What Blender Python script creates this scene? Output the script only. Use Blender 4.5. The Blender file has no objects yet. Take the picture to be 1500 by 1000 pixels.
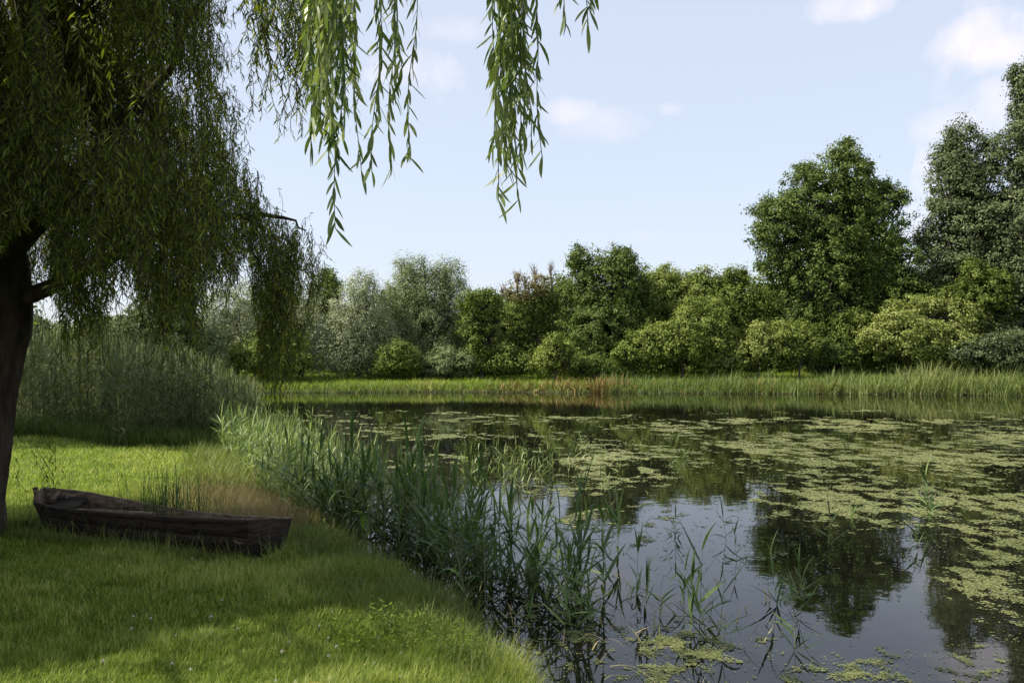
import bpy, math, random
import numpy as np
from mathutils import Vector
R = math.radians
random.seed(7)
rng = np.random.default_rng(11)
sc = bpy.context.scene
COL = sc.collection

# ------------------------------------------------------------ camera, sky, sun, exposure
CH = 2.5                      # eye height above the water
F = 1250.0                    # focal length in photo pixels (photo is 1500 wide)
HZ = 520.0                    # horizon row in the photo
cd = bpy.data.cameras.new('camera'); cam = bpy.data.objects.new('camera', cd); COL.objects.link(cam)
cam.location = (0, 0, CH); cam.rotation_euler = (R(90), 0, 0)
cd.sensor_width = 36; cd.lens = 36*F/1500; cd.shift_y = (HZ-500)/1500
cd.clip_start = 0.05; cd.clip_end = 3000
sc.camera = cam

SUN_EL = 47.0
SUN_H = np.array([-1.0, -0.16]); SUN_H /= np.linalg.norm(SUN_H)      # horizontal direction towards the sun
to_sun = np.array([SUN_H[0]*math.cos(R(SUN_EL)), SUN_H[1]*math.cos(R(SUN_EL)), math.sin(R(SUN_EL))])
ld = bpy.data.lights.new('sun', 'SUN'); ld.energy = 5.0; ld.angle = R(0.53); ld.color = (1.0, 0.93, 0.80)
sun = bpy.data.objects.new('sun', ld); COL.objects.link(sun)
sun.rotation_euler = Vector(tuple(to_sun)).to_track_quat('Z', 'Y').to_euler()
sun.location = (-10, -10, 20)

world = bpy.data.worlds.new('World'); sc.world = world; world.use_nodes = True
nt = world.node_tree; nt.nodes.clear()
def N(t, **k):
    n = nt.nodes.new(t)
    for a, b in k.items(): setattr(n, a, b)
    return n
out = N('ShaderNodeOutputWorld'); bg = N('ShaderNodeBackground'); sky = N('ShaderNodeTexSky')
sky.sky_type = 'NISHITA'; sky.sun_disc = False
sky.sun_elevation = R(SUN_EL); sky.sun_rotation = math.atan2(SUN_H[0], SUN_H[1])
sky.air_density = 1.0; sky.dust_density = 1.6; sky.ozone_density = 1.0; sky.altitude = 0
bg.inputs['Strength'].default_value = 0.09
nt.links.new(bg.outputs[0], out.inputs[0])
tc = N('ShaderNodeTexCoord')
def vm(op, a, b=None):
    n = N('ShaderNodeVectorMath', operation=op)
    for i, v in enumerate((a, b)):
        if v is None: continue
        if isinstance(v, (tuple, list)): n.inputs[i].default_value = v
        else: nt.links.new(v, n.inputs[i])
    return n
def mm(op, a, b=None, c=None, clamp=False):
    n = N('ShaderNodeMath', operation=op); n.use_clamp = clamp
    for i, v in enumerate((a, b, c)):
        if v is None: continue
        if isinstance(v, (int, float)): n.inputs[i].default_value = v
        else: nt.links.new(v, n.inputs[i])
    return n.outputs[0]
nz = N('ShaderNodeTexNoise'); nz.inputs['Scale'].default_value = 14; nz.inputs['Detail'].default_value = 7; nz.inputs['Roughness'].default_value = 0.55
nt.links.new(tc.outputs['Generated'], nz.inputs['Vector'])
def sdir(px, py):
    v = Vector(((px-750)/F, 1.0, (HZ-py)/F)); v.normalize(); return v
clouds = [  # px, py, half width, half height, strength : small fair-weather clouds by direction
    (635, 108, 75, 42, 1.0), (650, 45, 60, 22, 0.4), (830, 165, 45, 22, 0.6), (880, 185, 70, 26, 0.4), (945, 345, 40, 14, 0.5),
    (1255, 10, 70, 24, 0.9), (1440, 62, 75, 42, 1.1), (1400, 180, 70, 28, 0.7), (1480, 150, 60, 40, 0.8), (985, 160, 18, 9, 0.3),
    (1700, 90, 140, 60, 1.0), (1300, -160, 200, 60, 0.9), (300, -220, 220, 80, 1.0), (2300, 200, 260, 60, 0.9), (-700, 100, 300, 80, 0.9)]
acc = None
for (px, py, w, h, s) in clouds:
    d = sdir(px, py); right = Vector((d.y, -d.x, 0)).normalized(); up = right.cross(d) * 1.0
    a = vm('DOT_PRODUCT', tc.outputs['Generated'], tuple(right*(F/w))).outputs['Value']
    b = vm('DOT_PRODUCT', tc.outputs['Generated'], tuple(up*(F/h))).outputs['Value']
    f = vm('DOT_PRODUCT', tc.outputs['Generated'], tuple(d)).outputs['Value']
    r2 = mm('ADD', mm('MULTIPLY', a, a), mm('MULTIPLY', b, b))
    v = mm('MULTIPLY', mm('SUBTRACT', 0.95, r2, clamp=False), mm('GREATER_THAN', f, 0.3))
    v = mm('MAXIMUM', v, -1.0)
    v = mm('ADD', v, mm('MULTIPLY', mm('SUBTRACT', nz.outputs['Fac'], 0.5), 4.2))
    v = mm('MULTIPLY', mm('MULTIPLY', v, 0.8, clamp=True), s)
    acc = v if acc is None else mm('MAXIMUM', acc, v)
acc = mm('MULTIPLY', acc, 0.8, clamp=True)
mixc = N('ShaderNodeMix', data_type='RGBA')
nt.links.new(acc, mixc.inputs['Factor'])
# summer haze in the air: pull the clear sky a little towards white
hz = N('ShaderNodeMix', data_type='RGBA'); hz.inputs['Factor'].default_value = 0.6
hz.inputs['B'].default_value = (5.9, 6.35, 7.3, 1)
nt.links.new(sky.outputs[0], hz.inputs['A'])
nt.links.new(hz.outputs['Result'], mixc.inputs['A'])
mixc.inputs['B'].default_value = (7.0, 6.5, 6.9, 1)
nt.links.new(mixc.outputs['Result'], bg.inputs['Color'])

sc.view_settings.view_transform = 'Standard'; sc.view_settings.look = 'None'
sc.view_settings.exposure = 0.84; sc.view_settings.gamma = 1.0
sc.cycles.use_denoising = True
sc.cycles.max_bounces = 6; sc.cycles.diffuse_bounces = 3; sc.cycles.glossy_bounces = 3
sc.cycles.transmission_bounces = 4; sc.cycles.transparent_max_bounces = 6

# ------------------------------------------------------------ helpers
def P(px, py, d):
    return np.array([(px-750)/F*d, d, CH+(HZ-py)/F*d])
def proj(p):
    d = np.maximum(p[..., 1], 0.05)
    return 750+F*p[..., 0]/d, HZ-F*(p[..., 2]-CH)/d
def hash2(ix, iy, s=0):
    h = (ix.astype(np.int64)*374761393 + iy.astype(np.int64)*668265263 + s*982451653) & 0xffffffff
    h = ((h ^ (h >> 13))*1274126177) & 0xffffffff
    return ((h ^ (h >> 16)) & 0xffff)/65535.0
def vnoise(x, y, s=0):
    x = np.asarray(x, float); y = np.asarray(y, float)
    ix = np.floor(x); iy = np.floor(y); fx = x-ix; fy = y-iy
    fx = fx*fx*(3-2*fx); fy = fy*fy*(3-2*fy)
    a = hash2(ix, iy, s); b = hash2(ix+1, iy, s); c = hash2(ix, iy+1, s); d = hash2(ix+1, iy+1, s)
    return (a*(1-fx)+b*fx)*(1-fy)+(c*(1-fx)+d*fx)*fy
def fbm(x, y, s=0, o=4):
    v = 0; a = 0.5; t = 0
    for i in range(o):
        v = v+a*vnoise(np.asarray(x)*2**i+17.3*i, np.asarray(y)*2**i-9.1*i, s+i); t += a; a *= 0.5
    return v/t
def U(a, b, n): return rng.uniform(a, b, n)

class MB:
    """collects vertex / quad / tri arrays and a per-vertex tint, builds ONE mesh object"""
    def __init__(s): s.v = []; s.f = []; s.t = []; s.n = 0; s.ng = []
    def add(s, verts, faces, tint):
        verts = np.asarray(verts, np.float32).reshape(-1, 3); faces = np.asarray(faces, np.int32)
        s.v.append(verts); s.f.append(faces+s.n)
        s.t.append(np.broadcast_to(np.asarray(tint, np.float32), (len(verts),)).copy()); s.n += len(verts)
    def mesh(s, name):
        me = bpy.data.meshes.new(name)
        v = np.concatenate(s.v); t = np.concatenate(s.t)
        loops = np.concatenate([f.reshape(-1) for f in s.f])
        sizes = np.concatenate([np.full(len(f), f.shape[1], np.int32) for f in s.f])
        me.vertices.add(len(v)); me.vertices.foreach_set('co', v.reshape(-1))
        me.loops.add(len(loops)); me.loops.foreach_set('vertex_index', loops)
        st = np.zeros(len(sizes), np.int32); st[1:] = np.cumsum(sizes)[:-1]
        me.polygons.add(len(sizes)); me.polygons.foreach_set('loop_start', st); me.polygons.foreach_set('loop_total', sizes)
        at = me.attributes.new('tint', 'FLOAT', 'POINT'); at.data.foreach_set('value', t)
        me.update(calc_edges=True)
        return me
    def build(s, name, m, parent=None, smooth=False):
        me = s.mesh(name); me.materials.append(m)
        if smooth: me.polygons.foreach_set('use_smooth', np.ones(len(me.polygons), bool))
        o = bpy.data.objects.new(name, me); COL.objects.link(o)
        if parent is not None:
            o.parent = parent; o.matrix_parent_inverse = parent.matrix_world.inverted()
        return o
def tag(o, label=None, cat=None, group=None, kind=None):
    for k, v in (('label', label), ('category', cat), ('group', group), ('kind', kind)):
        if v: o[k] = v
    return o
def thing(name, label, cat, loc=(0, 0, 0), group=None):
    o = bpy.data.objects.new(name, None); COL.objects.link(o); o.location = tuple(float(c) for c in loc)
    o.matrix_world.translation = o.location; o.empty_display_size = 0.1
    return tag(o, label, cat, group)

def ribbon(mb, base, az, length, width, th0, bend, tint, segs=4, twist=None, shape='grass', jitter=0.0):
    """curved blades. th = angle from straight up at the root, bend added towards the tip (radians)"""
    base = np.asarray(base, float); n = len(base)
    az, length, width, th0, bend, tint = [np.broadcast_to(np.asarray(q, float), (n,)) for q in (az, length, width, th0, bend, tint)]
    tw = np.zeros(n) if twist is None else np.broadcast_to(twist, (n,))
    hx, hy = np.cos(az), np.sin(az)
    pos = base.copy(); V = np.zeros((n, (segs+1)*2, 3)); T = np.zeros((n, (segs+1)*2))
    for k in range(segs+1):
        s = k/segs
        th = th0+bend*(s**1.3)
        if k:
            thm = th0+bend*(((k-.5)/segs)**1.3); st = length/segs
            pos = pos+np.stack([hx*np.sin(thm)*st, hy*np.sin(thm)*st, np.cos(thm)*st], 1)
        w = {'grass': (1-s)**0.7*0.95+0.05, 'leaf': max(0.06, math.sin(math.pi*min(1, s*0.93+0.05))**0.75),
             'reed': max(0.05, (0.45+1.9*s if s < .28 else 1-((s-.28)/.72)**1.6))}[shape]*width*0.5
        perp = np.stack([-hy, hx, np.zeros(n)], 1)
        nor = np.stack([hx*np.cos(th), hy*np.cos(th), -np.sin(th)], 1)
        wv = perp*np.cos(tw)[:, None]+nor*np.sin(tw)[:, None]
        V[:, 2*k] = pos-wv*w[:, None]; V[:, 2*k+1] = pos+wv*w[:, None]
        T[:, 2*k] = T[:, 2*k+1] = tint
    q = np.array([[2*k, 2*k+1, 2*k+3, 2*k+2] for k in range(segs)])
    m = (segs+1)*2
    faces = (q[None]+(np.arange(n)*m)[:, None, None]).reshape(-1, 4)
    mb.add(V.reshape(-1, 3), faces, T.reshape(-1))

def tube(mb, pts, rad, segs=6, tint=0.5, rough=0.0, cap=True):
    pts = np.asarray(pts, float); n = len(pts); rad = np.broadcast_to(np.asarray(rad, float), (n,))
    tan = np.gradient(pts, axis=0); tan /= np.linalg.norm(tan, axis=1)[:, None]+1e-9
    ref = np.array([0, 0, 1.0]) if abs(tan[:, 2]).mean() < 0.8 else np.array([0, 1.0, 0])
    a = np.cross(tan, ref); a /= np.linalg.norm(a, axis=1)[:, None]+1e-9; b = np.cross(tan, a)
    ang = np.arange(segs)*2*math.pi/segs
    rr = rad[:, None]*(1+rough*(rng.random((n, segs))-0.5)) if rough else np.repeat(rad[:, None], segs, 1)
    V = pts[:, None]+rr[..., None]*(np.cos(ang)[None, :, None]*a[:, None]+np.sin(ang)[None, :, None]*b[:, None])
    F_ = []
    for i in range(n-1):
        for j in range(segs):
            k = (j+1) % segs; F_.append((i*segs+j, i*segs+k, (i+1)*segs+k, (i+1)*segs+j))
    mb.add(V.reshape(-1, 3), F_, tint)
def spline(pts, n):
    pts = np.asarray(pts, float); m = len(pts)
    e = np.vstack([2*pts[0]-pts[1], pts, 2*pts[-1]-pts[-2]]); res = []
    for t in np.linspace(0, m-1-1e-6, n):
        i = int(t); u = t-i; p0, p1, p2, p3 = e[i:i+4]
        res.append(0.5*((2*p1)+(-p0+p2)*u+(2*p0-5*p1+4*p2-p3)*u*u+(-p0+3*p1-3*p2+p3)*u**3))
    return np.array(res)

# ------------------------------------------------------------ materials
def newmat(name):
    m = bpy.data.materials.new(name); m.use_nodes = True; t = m.node_tree; t.nodes.clear()
    o = t.nodes.new('ShaderNodeOutputMaterial'); return m, t, o
def ramp(t, cols):
    r = t.nodes.new('ShaderNodeValToRGB'); e = r.color_ramp.elements
    while len(e) < len(cols): e.new(0.5)
    for i, (p, c) in enumerate(cols): e[i].position = p; e[i].color = (*c, 1)
    return r
def leafmat(name, cols, trans=0.35, rough=0.5, spec=0.3, tcol=(1.15, 1.25, 0.6)):
    m, t, o = newmat(name); L = t.links.new
    a = t.nodes.new('ShaderNodeAttribute'); a.attribute_name = 'tint'
    r = ramp(t, [(i/(len(cols)-1), c) for i, c in enumerate(cols)]); L(a.outputs['Fac'], r.inputs[0])
    p = t.nodes.new('ShaderNodeBsdfPrincipled'); p.inputs['Roughness'].default_value = rough
    p.inputs['Specular IOR Level'].default_value = spec; L(r.outputs[0], p.inputs['Base Color'])
    tr = t.nodes.new('ShaderNodeBsdfTranslucent')
    mu = t.nodes.new('ShaderNodeMix'); mu.data_type = 'RGBA'; mu.blend_type = 'MULTIPLY'; mu.inputs['Factor'].default_value = 1
    L(r.outputs[0], mu.inputs['A']); mu.inputs['B'].default_value = (*tcol, 1); L(mu.outputs['Result'], tr.inputs[0])
    mx = t.nodes.new('ShaderNodeMixShader'); mx.inputs[0].default_value = trans
    L(p.outputs[0], mx.inputs[1]); L(tr.outputs[0], mx.inputs[2]); L(mx.outputs[0], o.inputs[0])
    return m
def roughmat(name, cols, scale=4, stretch=(1, 1, 1), rough=0.85, bump=0.4, spec=0.2, detail=8, coord='Object'):
    m, t, o = newmat(name); L = t.links.new
    tcn = t.nodes.new('ShaderNodeTexCoord'); mp = t.nodes.new('ShaderNodeMapping'); mp.inputs['Scale'].default_value = stretch
    L(tcn.outputs[coord], mp.inputs[0])
    nz = t.nodes.new('ShaderNodeTexNoise'); nz.inputs['Scale'].default_value = scale; nz.inputs['Detail'].default_value = detail
    nz.inputs['Roughness'].default_value = 0.65; L(mp.outputs[0], nz.inputs['Vector'])
    lo, hi = 0.3, 0.7; k = len(cols)-1
    r = ramp(t, [(lo+(hi-lo)*i/k, c) for i, c in enumerate(cols)]); L(nz.outputs['Fac'], r.inputs[0])
    p = t.nodes.new('ShaderNodeBsdfPrincipled'); p.inputs['Roughness'].default_value = rough
    p.inputs['Specular IOR Level'].default_value = spec; L(r.outputs[0], p.inputs['Base Color'])
    b = t.nodes.new('ShaderNodeBump'); b.inputs['Strength'].default_value = bump; b.inputs['Distance'].default_value = 0.03
    L(nz.outputs['Fac'], b.inputs['Height']); L(b.outputs[0], p.inputs['Normal']); L(p.outputs[0], o.inputs[0])
    return m
M = {}
M['grass'] = leafmat('grass_blades', [(0.055, 0.1, 0.012), (0.14, 0.21, 0.026), (0.27, 0.325, 0.055), (0.44, 0.45, 0.17)], 0.4, 0.6, .15)
M['longgrass'] = leafmat('long_grass_blades', [(0.06, 0.10, 0.02), (0.13, 0.17, 0.035), (0.25, 0.26, 0.08), (0.40, 0.36, 0.17)], 0.35, 0.5, 0.25)
M['drygrass'] = leafmat('dry_grass_blades', [(0.15, 0.17, 0.05), (0.30, 0.27, 0.10), (0.44, 0.33, 0.18), (0.38, 0.38, 0.15)], 0.3, 0.6, 0.2, (1.1, 1, .8))
M['rust'] = leafmat('rust_plant', [(0.12, 0.14, 0.035), (0.21, 0.16, 0.05), (0.28, 0.17, 0.07), (0.20, 0.22, 0.06)], 0.25, 0.6, 0.2, (1.1, 1, .8))
M['reed'] = leafmat('reed_leaves', [(0.035, 0.07, 0.022), (0.075, 0.13, 0.038), (0.15, 0.215, 0.065), (0.31, 0.36, 0.15)], 0.33, 0.4, .28)
M['reedstem'] = leafmat('reed_stems', [(0.06, 0.09, 0.03), (0.14, 0.17, 0.06), (0.26, 0.24, 0.12), (0.36, 0.30, 0.18)], 0.1, 0.5, 0.3)
M['reedbed'] = leafmat('tall_reed_leaves', [(0.03, 0.05, 0.02), (0.065, 0.09, 0.035), (0.14, 0.16, 0.065), (0.28, 0.27, 0.13)], 0.3, 0.6, .15, (1.05, 1.1, .7))
M['farreed'] = leafmat('far_reed_leaves', [(0.07, 0.105, 0.032), (0.115, 0.155, 0.048), (0.17, 0.205, 0.068), (0.3, 0.3, 0.13)], 0.3, 0.6, .15)
M['meadow'] = leafmat('meadow_grass', [(0.12, 0.18, 0.022), (0.19, 0.26, 0.035), (0.26, 0.32, 0.055), (0.38, 0.39, 0.12)], 0.35, 0.6, 0.2)
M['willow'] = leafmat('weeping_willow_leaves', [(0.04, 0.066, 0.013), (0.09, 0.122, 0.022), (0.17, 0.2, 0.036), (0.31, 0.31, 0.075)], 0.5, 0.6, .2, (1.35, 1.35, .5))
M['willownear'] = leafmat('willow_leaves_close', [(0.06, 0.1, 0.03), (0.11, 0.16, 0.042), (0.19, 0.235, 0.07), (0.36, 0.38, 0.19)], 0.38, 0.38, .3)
M['silver'] = leafmat('silver_willow_leaves', [(0.11, 0.135, 0.06), (0.2, 0.23, 0.12), (0.31, 0.335, 0.2), (0.46, 0.47, 0.33)], 0.2, 0.6, .12, (1, 1.1, .7))
M['sgreen'] = leafmat('grey_green_leaves', [(0.075, 0.1, 0.038), (0.145, 0.18, 0.075), (0.22, 0.26, 0.12), (0.34, 0.37, 0.21)], 0.25, 0.6, .12, (1, 1.1, .7))
M['maple'] = leafmat('maple_leaves', [(0.03, 0.052, 0.012), (0.064, 0.1, 0.021), (0.115, 0.155, 0.036), (0.21, 0.23, 0.075)], 0.25, 0.6, .12)
M['mid'] = leafmat('mid_green_leaves', [(0.055, 0.085, 0.018), (0.11, 0.15, 0.03), (0.175, 0.215, 0.048), (0.28, 0.3, 0.1)], 0.3, 0.6, .12)
M['lime'] = leafmat('yellow_green_leaves', [(0.07, 0.105, 0.02), (0.13, 0.172, 0.034), (0.205, 0.245, 0.055), (0.31, 0.33, 0.11)], 0.3, 0.6, .12)
M['oak'] = leafmat('dark_grey_green_leaves', [(0.035, 0.05, 0.022), (0.075, 0.1, 0.042), (0.13, 0.16, 0.07), (0.23, 0.26, 0.14)], 0.2, 0.6, .14)
M['brown'] = leafmat('withered_leaves', [(0.08, 0.075, 0.03), (0.14, 0.125, 0.05), (0.19, 0.16, 0.07), (0.17, 0.18, 0.06)], 0.2, 0.6, .1, (1.1, 1, .8))
M['bark'] = roughmat('willow_bark', [(0.015, 0.011, 0.008), (0.045, 0.034, 0.024), (0.085, 0.066, 0.048)], 3.0, (3, 3, .7), 0.95, 1.0)
M['bark2'] = roughmat('tree_bark', [(0.02, 0.017, 0.012), (0.05, 0.043, 0.033), (0.085, 0.075, 0.06)], 2.0, (3, 3, .6), 0.95, 0.6)
M['twig'] = roughmat('dead_twigs', [(0.13, 0.10, 0.075), (0.20, 0.16, 0.12)], 2.0, (1, 1, 1), 0.95, 0.2)
M['wood'] = roughmat('weathered_wood_shaded', [(0.006, 0.005, 0.003), (0.018, 0.013, 0.009), (0.04, 0.029, 0.02), (0.024, 0.024, 0.014)], 5.0, (1, 1, 7), 0.9, 0.7)  # weathered boat wood, near-black to carry the willow's shade in its colour
M['woodpale'] = roughmat('weathered_wood_lit', [(0.05, 0.035, 0.025), (0.16, 0.115, 0.08), (0.30, 0.235, 0.17)], 6.0, (1.5, 1.5, 6), 0.9, 0.6)  # pale copy of the boat wood, with sunlight put into its colour

def tintc(t, c): return t
# ground
def ground_mat():
    m, t, o = newmat('lawn_ground'); L = t.links.new
    tcn = t.nodes.new('ShaderNodeTexCoord')
    n1 = t.nodes.new('ShaderNodeTexNoise'); n1.inputs['Scale'].default_value = 1.3; n1.inputs['Detail'].default_value = 8; L(tcn.outputs['Object'], n1.inputs[0])
    n2 = t.nodes.new('ShaderNodeTexNoise'); n2.inputs['Scale'].default_value = 40; n2.inputs['Detail'].default_value = 4; L(tcn.outputs['Object'], n2.inputs[0])
    r1 = ramp(t, [(0.3, (0.07, 0.11, 0.018)), (0.5, (0.12, 0.17, 0.028)), (0.7, (0.17, 0.20, 0.05))]); L(n1.outputs[0], r1.inputs[0])
    r2 = ramp(t, [(0.3, (0.45, 0.45, 0.4)), (0.7, (1.1, 1.1, 1.0))]); L(n2.outputs[0], r2.inputs[0])
    mu = t.nodes.new('ShaderNodeMix'); mu.data_type = 'RGBA'; mu.blend_type = 'MULTIPLY'; mu.inputs['Factor'].default_value = 1
    L(r1.outputs[0], mu.inputs['A']); L(r2.outputs[0], mu.inputs['B'])
    # wet earth close to the water line
    sx = t.nodes.new('ShaderNodeSeparateXYZ'); L(tcn.outputs['Object'], sx.inputs[0])
    mr = t.nodes.new('ShaderNodeMapRange'); mr.inputs['From Min'].default_value = 0.03; mr.inputs['From Max'].default_value = 0.22; L(sx.outputs['Z'], mr.inputs['Value'])
    mx = t.nodes.new('ShaderNodeMix'); mx.data_type = 'RGBA'; L(mr.outputs[0], mx.inputs['Factor']); mx.inputs['A'].default_value = (0.04, 0.032, 0.02, 1); L(mu.outputs['Result'], mx.inputs['B'])
    p = t.nodes.new('ShaderNodeBsdfPrincipled'); p.inputs['Roughness'].default_value = 0.95; p.inputs['Specular IOR Level'].default_value = 0.1
    L(mx.outputs['Result'], p.inputs['Base Color'])
    b = t.nodes.new('ShaderNodeBump'); b.inputs['Strength'].default_value = 0.6; b.inputs['Distance'].default_value = 0.05; L(n2.outputs[0], b.inputs['Height']); L(b.outputs[0], p.inputs['Normal'])
    L(p.outputs[0], o.inputs[0]); return m
def water_mat():
    m, t, o = newmat('pond_water'); L = t.links.new
    tcn = t.nodes.new('ShaderNodeTexCoord')
    n1 = t.nodes.new('ShaderNodeTexNoise'); n1.inputs['Scale'].default_value = 0.35; n1.inputs['Detail'].default_value = 6; L(tcn.outputs['Object'], n1.inputs[0])
    r1 = ramp(t, [(0.35, (0.004, 0.004, 0.003)), (0.55, (0.008, 0.008, 0.005)), (0.75, (0.016, 0.018, 0.009))]); L(n1.outputs[0], r1.inputs[0])
    p = t.nodes.new('ShaderNodeBsdfPrincipled'); p.inputs['Roughness'].default_value = 0.015; p.inputs['IOR'].default_value = 1.333
    p.inputs['Specular IOR Level'].default_value = 0.5; L(r1.outputs[0], p.inputs['Base Color'])
    n2 = t.nodes.new('ShaderNodeTexNoise'); n2.inputs['Scale'].default_value = 2.2; n2.inputs['Detail'].default_value = 3; L(tcn.outputs['Object'], n2.inputs[0])
    b = t.nodes.new('ShaderNodeBump'); b.inputs['Strength'].default_value = 0.1; b.inputs['Distance'].default_value = 0.02
    L(n2.outputs[0], b.inputs['Height']); L(b.outputs[0], p.inputs['Normal']); L(p.outputs[0], o.inputs[0]); return m
M['ground'] = ground_mat(); M['water'] = water_mat()
M['weed'] = leafmat('floating_weed', [(0.045, 0.062, 0.013), (0.088, 0.108, 0.027), (0.15, 0.165, 0.05), (0.27, 0.27, 0.12)], 0.0, 0.6, 0.3)

# ------------------------------------------------------------ terrain and water
SHORE = [(3.4, -25), (2.4, 0), (0.85, 4), (0.12, 6.4), (-0.60, 8.1), (-1.40, 9.6), (-2.4, 11.4), (-3.7, 14), (-5.0, 17), (-6.7, 21), (-8.7, 26), (-12, 35), (-16, 48),
         (-19, 56), (-5, 57.5), (8, 56.5), (22, 54.5), (34, 52), (48, 50), (80, 46), (160, 40), (160, -25)]
SH = np.array(SHORE)
def inland(x, y):
    """signed distance to the water's edge, positive on land"""
    x = np.asarray(x, float); y = np.asarray(y, float)
    wob = (0.22*(fbm(x*0.9, y*0.9, 5, 3)-0.5)*2+.22*(fbm(x*3.1, y*3.1, 6, 3)-.5))*np.clip(y/12, .8, 2.5)
    d = np.full(x.shape, 1e9); ins = np.zeros(x.shape, bool)
    for i in range(len(SH)):
        ax, ay = SH[i]; bx, by = SH[(i+1) % len(SH)]
        ex, ey = bx-ax, by-ay; t = np.clip(((x-ax)*ex+(y-ay)*ey)/(ex*ex+ey*ey), 0, 1)
        d = np.minimum(d, np.hypot(x-ax-t*ex, y-ay-t*ey))
        c = ((ay > y) != (by > y)) & (x < (bx-ax)*(y-ay)/((by-ay) if by != ay else 1e-9)+ax); ins ^= c
    return np.where(ins, -d, d)+wob
def hgt(x, y, sd=None):
    if sd is None: sd = inland(x, y)
    x = np.asarray(x, float); y = np.asarray(y, float)
    s = np.maximum(sd, 0)
    land = 0.28*(1-np.exp(-s/0.55))+0.028*np.minimum(s, 10)+0.035*np.minimum(s, 14)*(y > 45)
    land = land+0.05*(fbm(x*0.5, y*0.5, 3, 3)-0.5)*np.clip(s, 0, 1)+0.18*np.exp(-(x**2+y**2)/20)
    return np.where(sd > 0, land, np.maximum(-0.9, sd*0.45))
def grid(xs, ys):
    X, Y = np.meshgrid(xs, ys); sd = inland(X, Y); Z = hgt(X, Y, sd)
    nx, ny = len(xs), len(ys)
    i = np.arange(ny-1)[:, None]*nx+np.arange(nx-1)[None]
    f = np.stack([i, i+1, i+nx+1, i+nx], -1).reshape(-1, 4)
    return np.stack([X, Y, Z], -1).reshape(-1, 3), f
xs = np.concatenate([-np.geomspace(900, 14.2, 40), np.arange(-14, 8, 0.14), np.geomspace(8.2, 900, 46)])
ys = np.concatenate([-np.geomspace(300, 6.2, 14), np.arange(-6, 2, 0.5), np.arange(2, 24, 0.14), np.arange(24, 48, 0.6), np.arange(48, 72, 0.3), np.geomspace(73, 1500, 24)])
v, f = grid(xs, ys); g = MB(); g.add(v, f, 0.5)
tag(g.build('ground', M['ground'], smooth=True), kind='structure')
w = MB(); w.add([(-60, -30, 0), (165, -30, 0), (165, 62, 0), (-60, 62, 0)], [(0, 1, 2, 3)], .5)
tag(w.build('water', M['water']), kind='structure')

# ------------------------------------------------------------ floating weed
def in_px(x, y): return 750+F*x/y, HZ+F*CH/y
def weed_density(x, y):
    px, py = in_px(x, y)
    def gs(cx, cy, sx, sy): return np.exp(-((px-cx)/sx)**2-((py-cy)/sy)**2)
    d = 0.62*gs(1150, 640, 260, 26)+0.75*gs(1330, 690, 260, 42)+0.62*gs(1500, 650, 200, 30)+0.70*gs(1230, 760, 150, 30)+0.72*gs(1440, 800, 120, 70)
    d += 0.55*gs(980, 655, 150, 24)+0.6*gs(1470, 860, 60, 50)+.35*gs(1200, 700, 120, 40)+0.5*gs(720, 672, 120, 22)+0.2*gs(560, 605, 160, 14)+0.16*gs(700, 625, 200, 16)+0.5*gs(830, 700, 70, 16)
    d += 0.58*gs(1130, 810, 130, 22)+0.42*gs(1000, 765, 120, 16)+1.0*gs(1030, 945, 100, 26)+1.05*gs(930, 990, 110, 26)+0.42*gs(1400, 960, 130, 30)+0.45*gs(1250, 985, 80, 18)
    d += 0.6*gs(800, 930, 90, 60)+0.4*gs(640, 850, 60, 60)+0.35*gs(430, 590, 60, 8)+0.4*gs(1300, 610, 250, 10)
    d -= 0.50*gs(1060, 725, 60, 34)+0.45*gs(1325, 740, 26, 55)+0.55*gs(1300, 900, 120, 40)+0.35*gs(900, 690, 40, 12)
    d = d*np.clip((py-590)/50, .1, 1)
    return np.clip(d, 0, 0.9)
wb = MB(); tot = 0
for (y0, y1, rad, cnt) in ((4.6, 8, .009, 330000), (8, 12, .013, 300000), (12, 18, .021, 260000), (18, 27, .034, 260000), (27, 40, .055, 200000), (40, 57, .09, 80000)):
    y = np.sqrt(U(y0**2, y1**2, cnt)); x = U(-0.66, 0.75, cnt)*y
    sd = inland(x, y); den = weed_density(x, y)*.74
    n1 = fbm(x*0.45, y*0.34, 21, 3); fq = 7 if y0 < 8 else (5 if y0 < 12 else (4.0 if y0 < 18 else (3.1 if y0 < 27 else 2.3))); n2 = fbm(x*fq, y*fq*.8, 31, 4)
    val = 0.5+(n1-.5)*.62+(n2-.5)*.72
    keep = (sd < 0.05) & (val > 0.70-den*0.27-np.where(y < 9, .02, 0)+rng.normal(0, .045, cnt)) & (den > 0.03)
    keep |= (sd < 0.0) & (rng.random(cnt) < 0.006*(y < 30)*(den > .08))
    x, y = x[keep], y[keep]; n = len(x); tot += n
    r = rad*U(0.55, 1.35, n); z = U(0.004, 0.010, n); a0 = U(0, 6.28, n)
    ang = np.arange(6)*math.pi/3
    ell = U(0.6, 1.0, n)
    rr = r[:, None]*U(.75, 1.15, (n, 6))
    V = np.stack([x[:, None]+rr*np.cos(ang+a0[:, None]), y[:, None]+rr*ell[:, None]*np.sin(ang+a0[:, None]), z[:, None]+r[:, None]*0.07*np.sin(ang*2+a0[:, None])], -1)
    Fq = (np.array([[0, 1, 2, 3], [0, 3, 4, 5]])[None]+(np.arange(n)*6)[:, None, None]).reshape(-1, 4)
    tint = np.repeat(np.clip(0.15+0.5*n1[keep]+0.7*(rng.random(n)-.3), 0, 1), 6)
    wb.add(V.reshape(-1, 3), Fq, tint)
tag(wb.build('floating_weed', M['weed']), 'yellow green duckweed and pondweed floating in mats on the dark water', 'duckweed', kind='stuff')
print('weed', tot)

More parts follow.
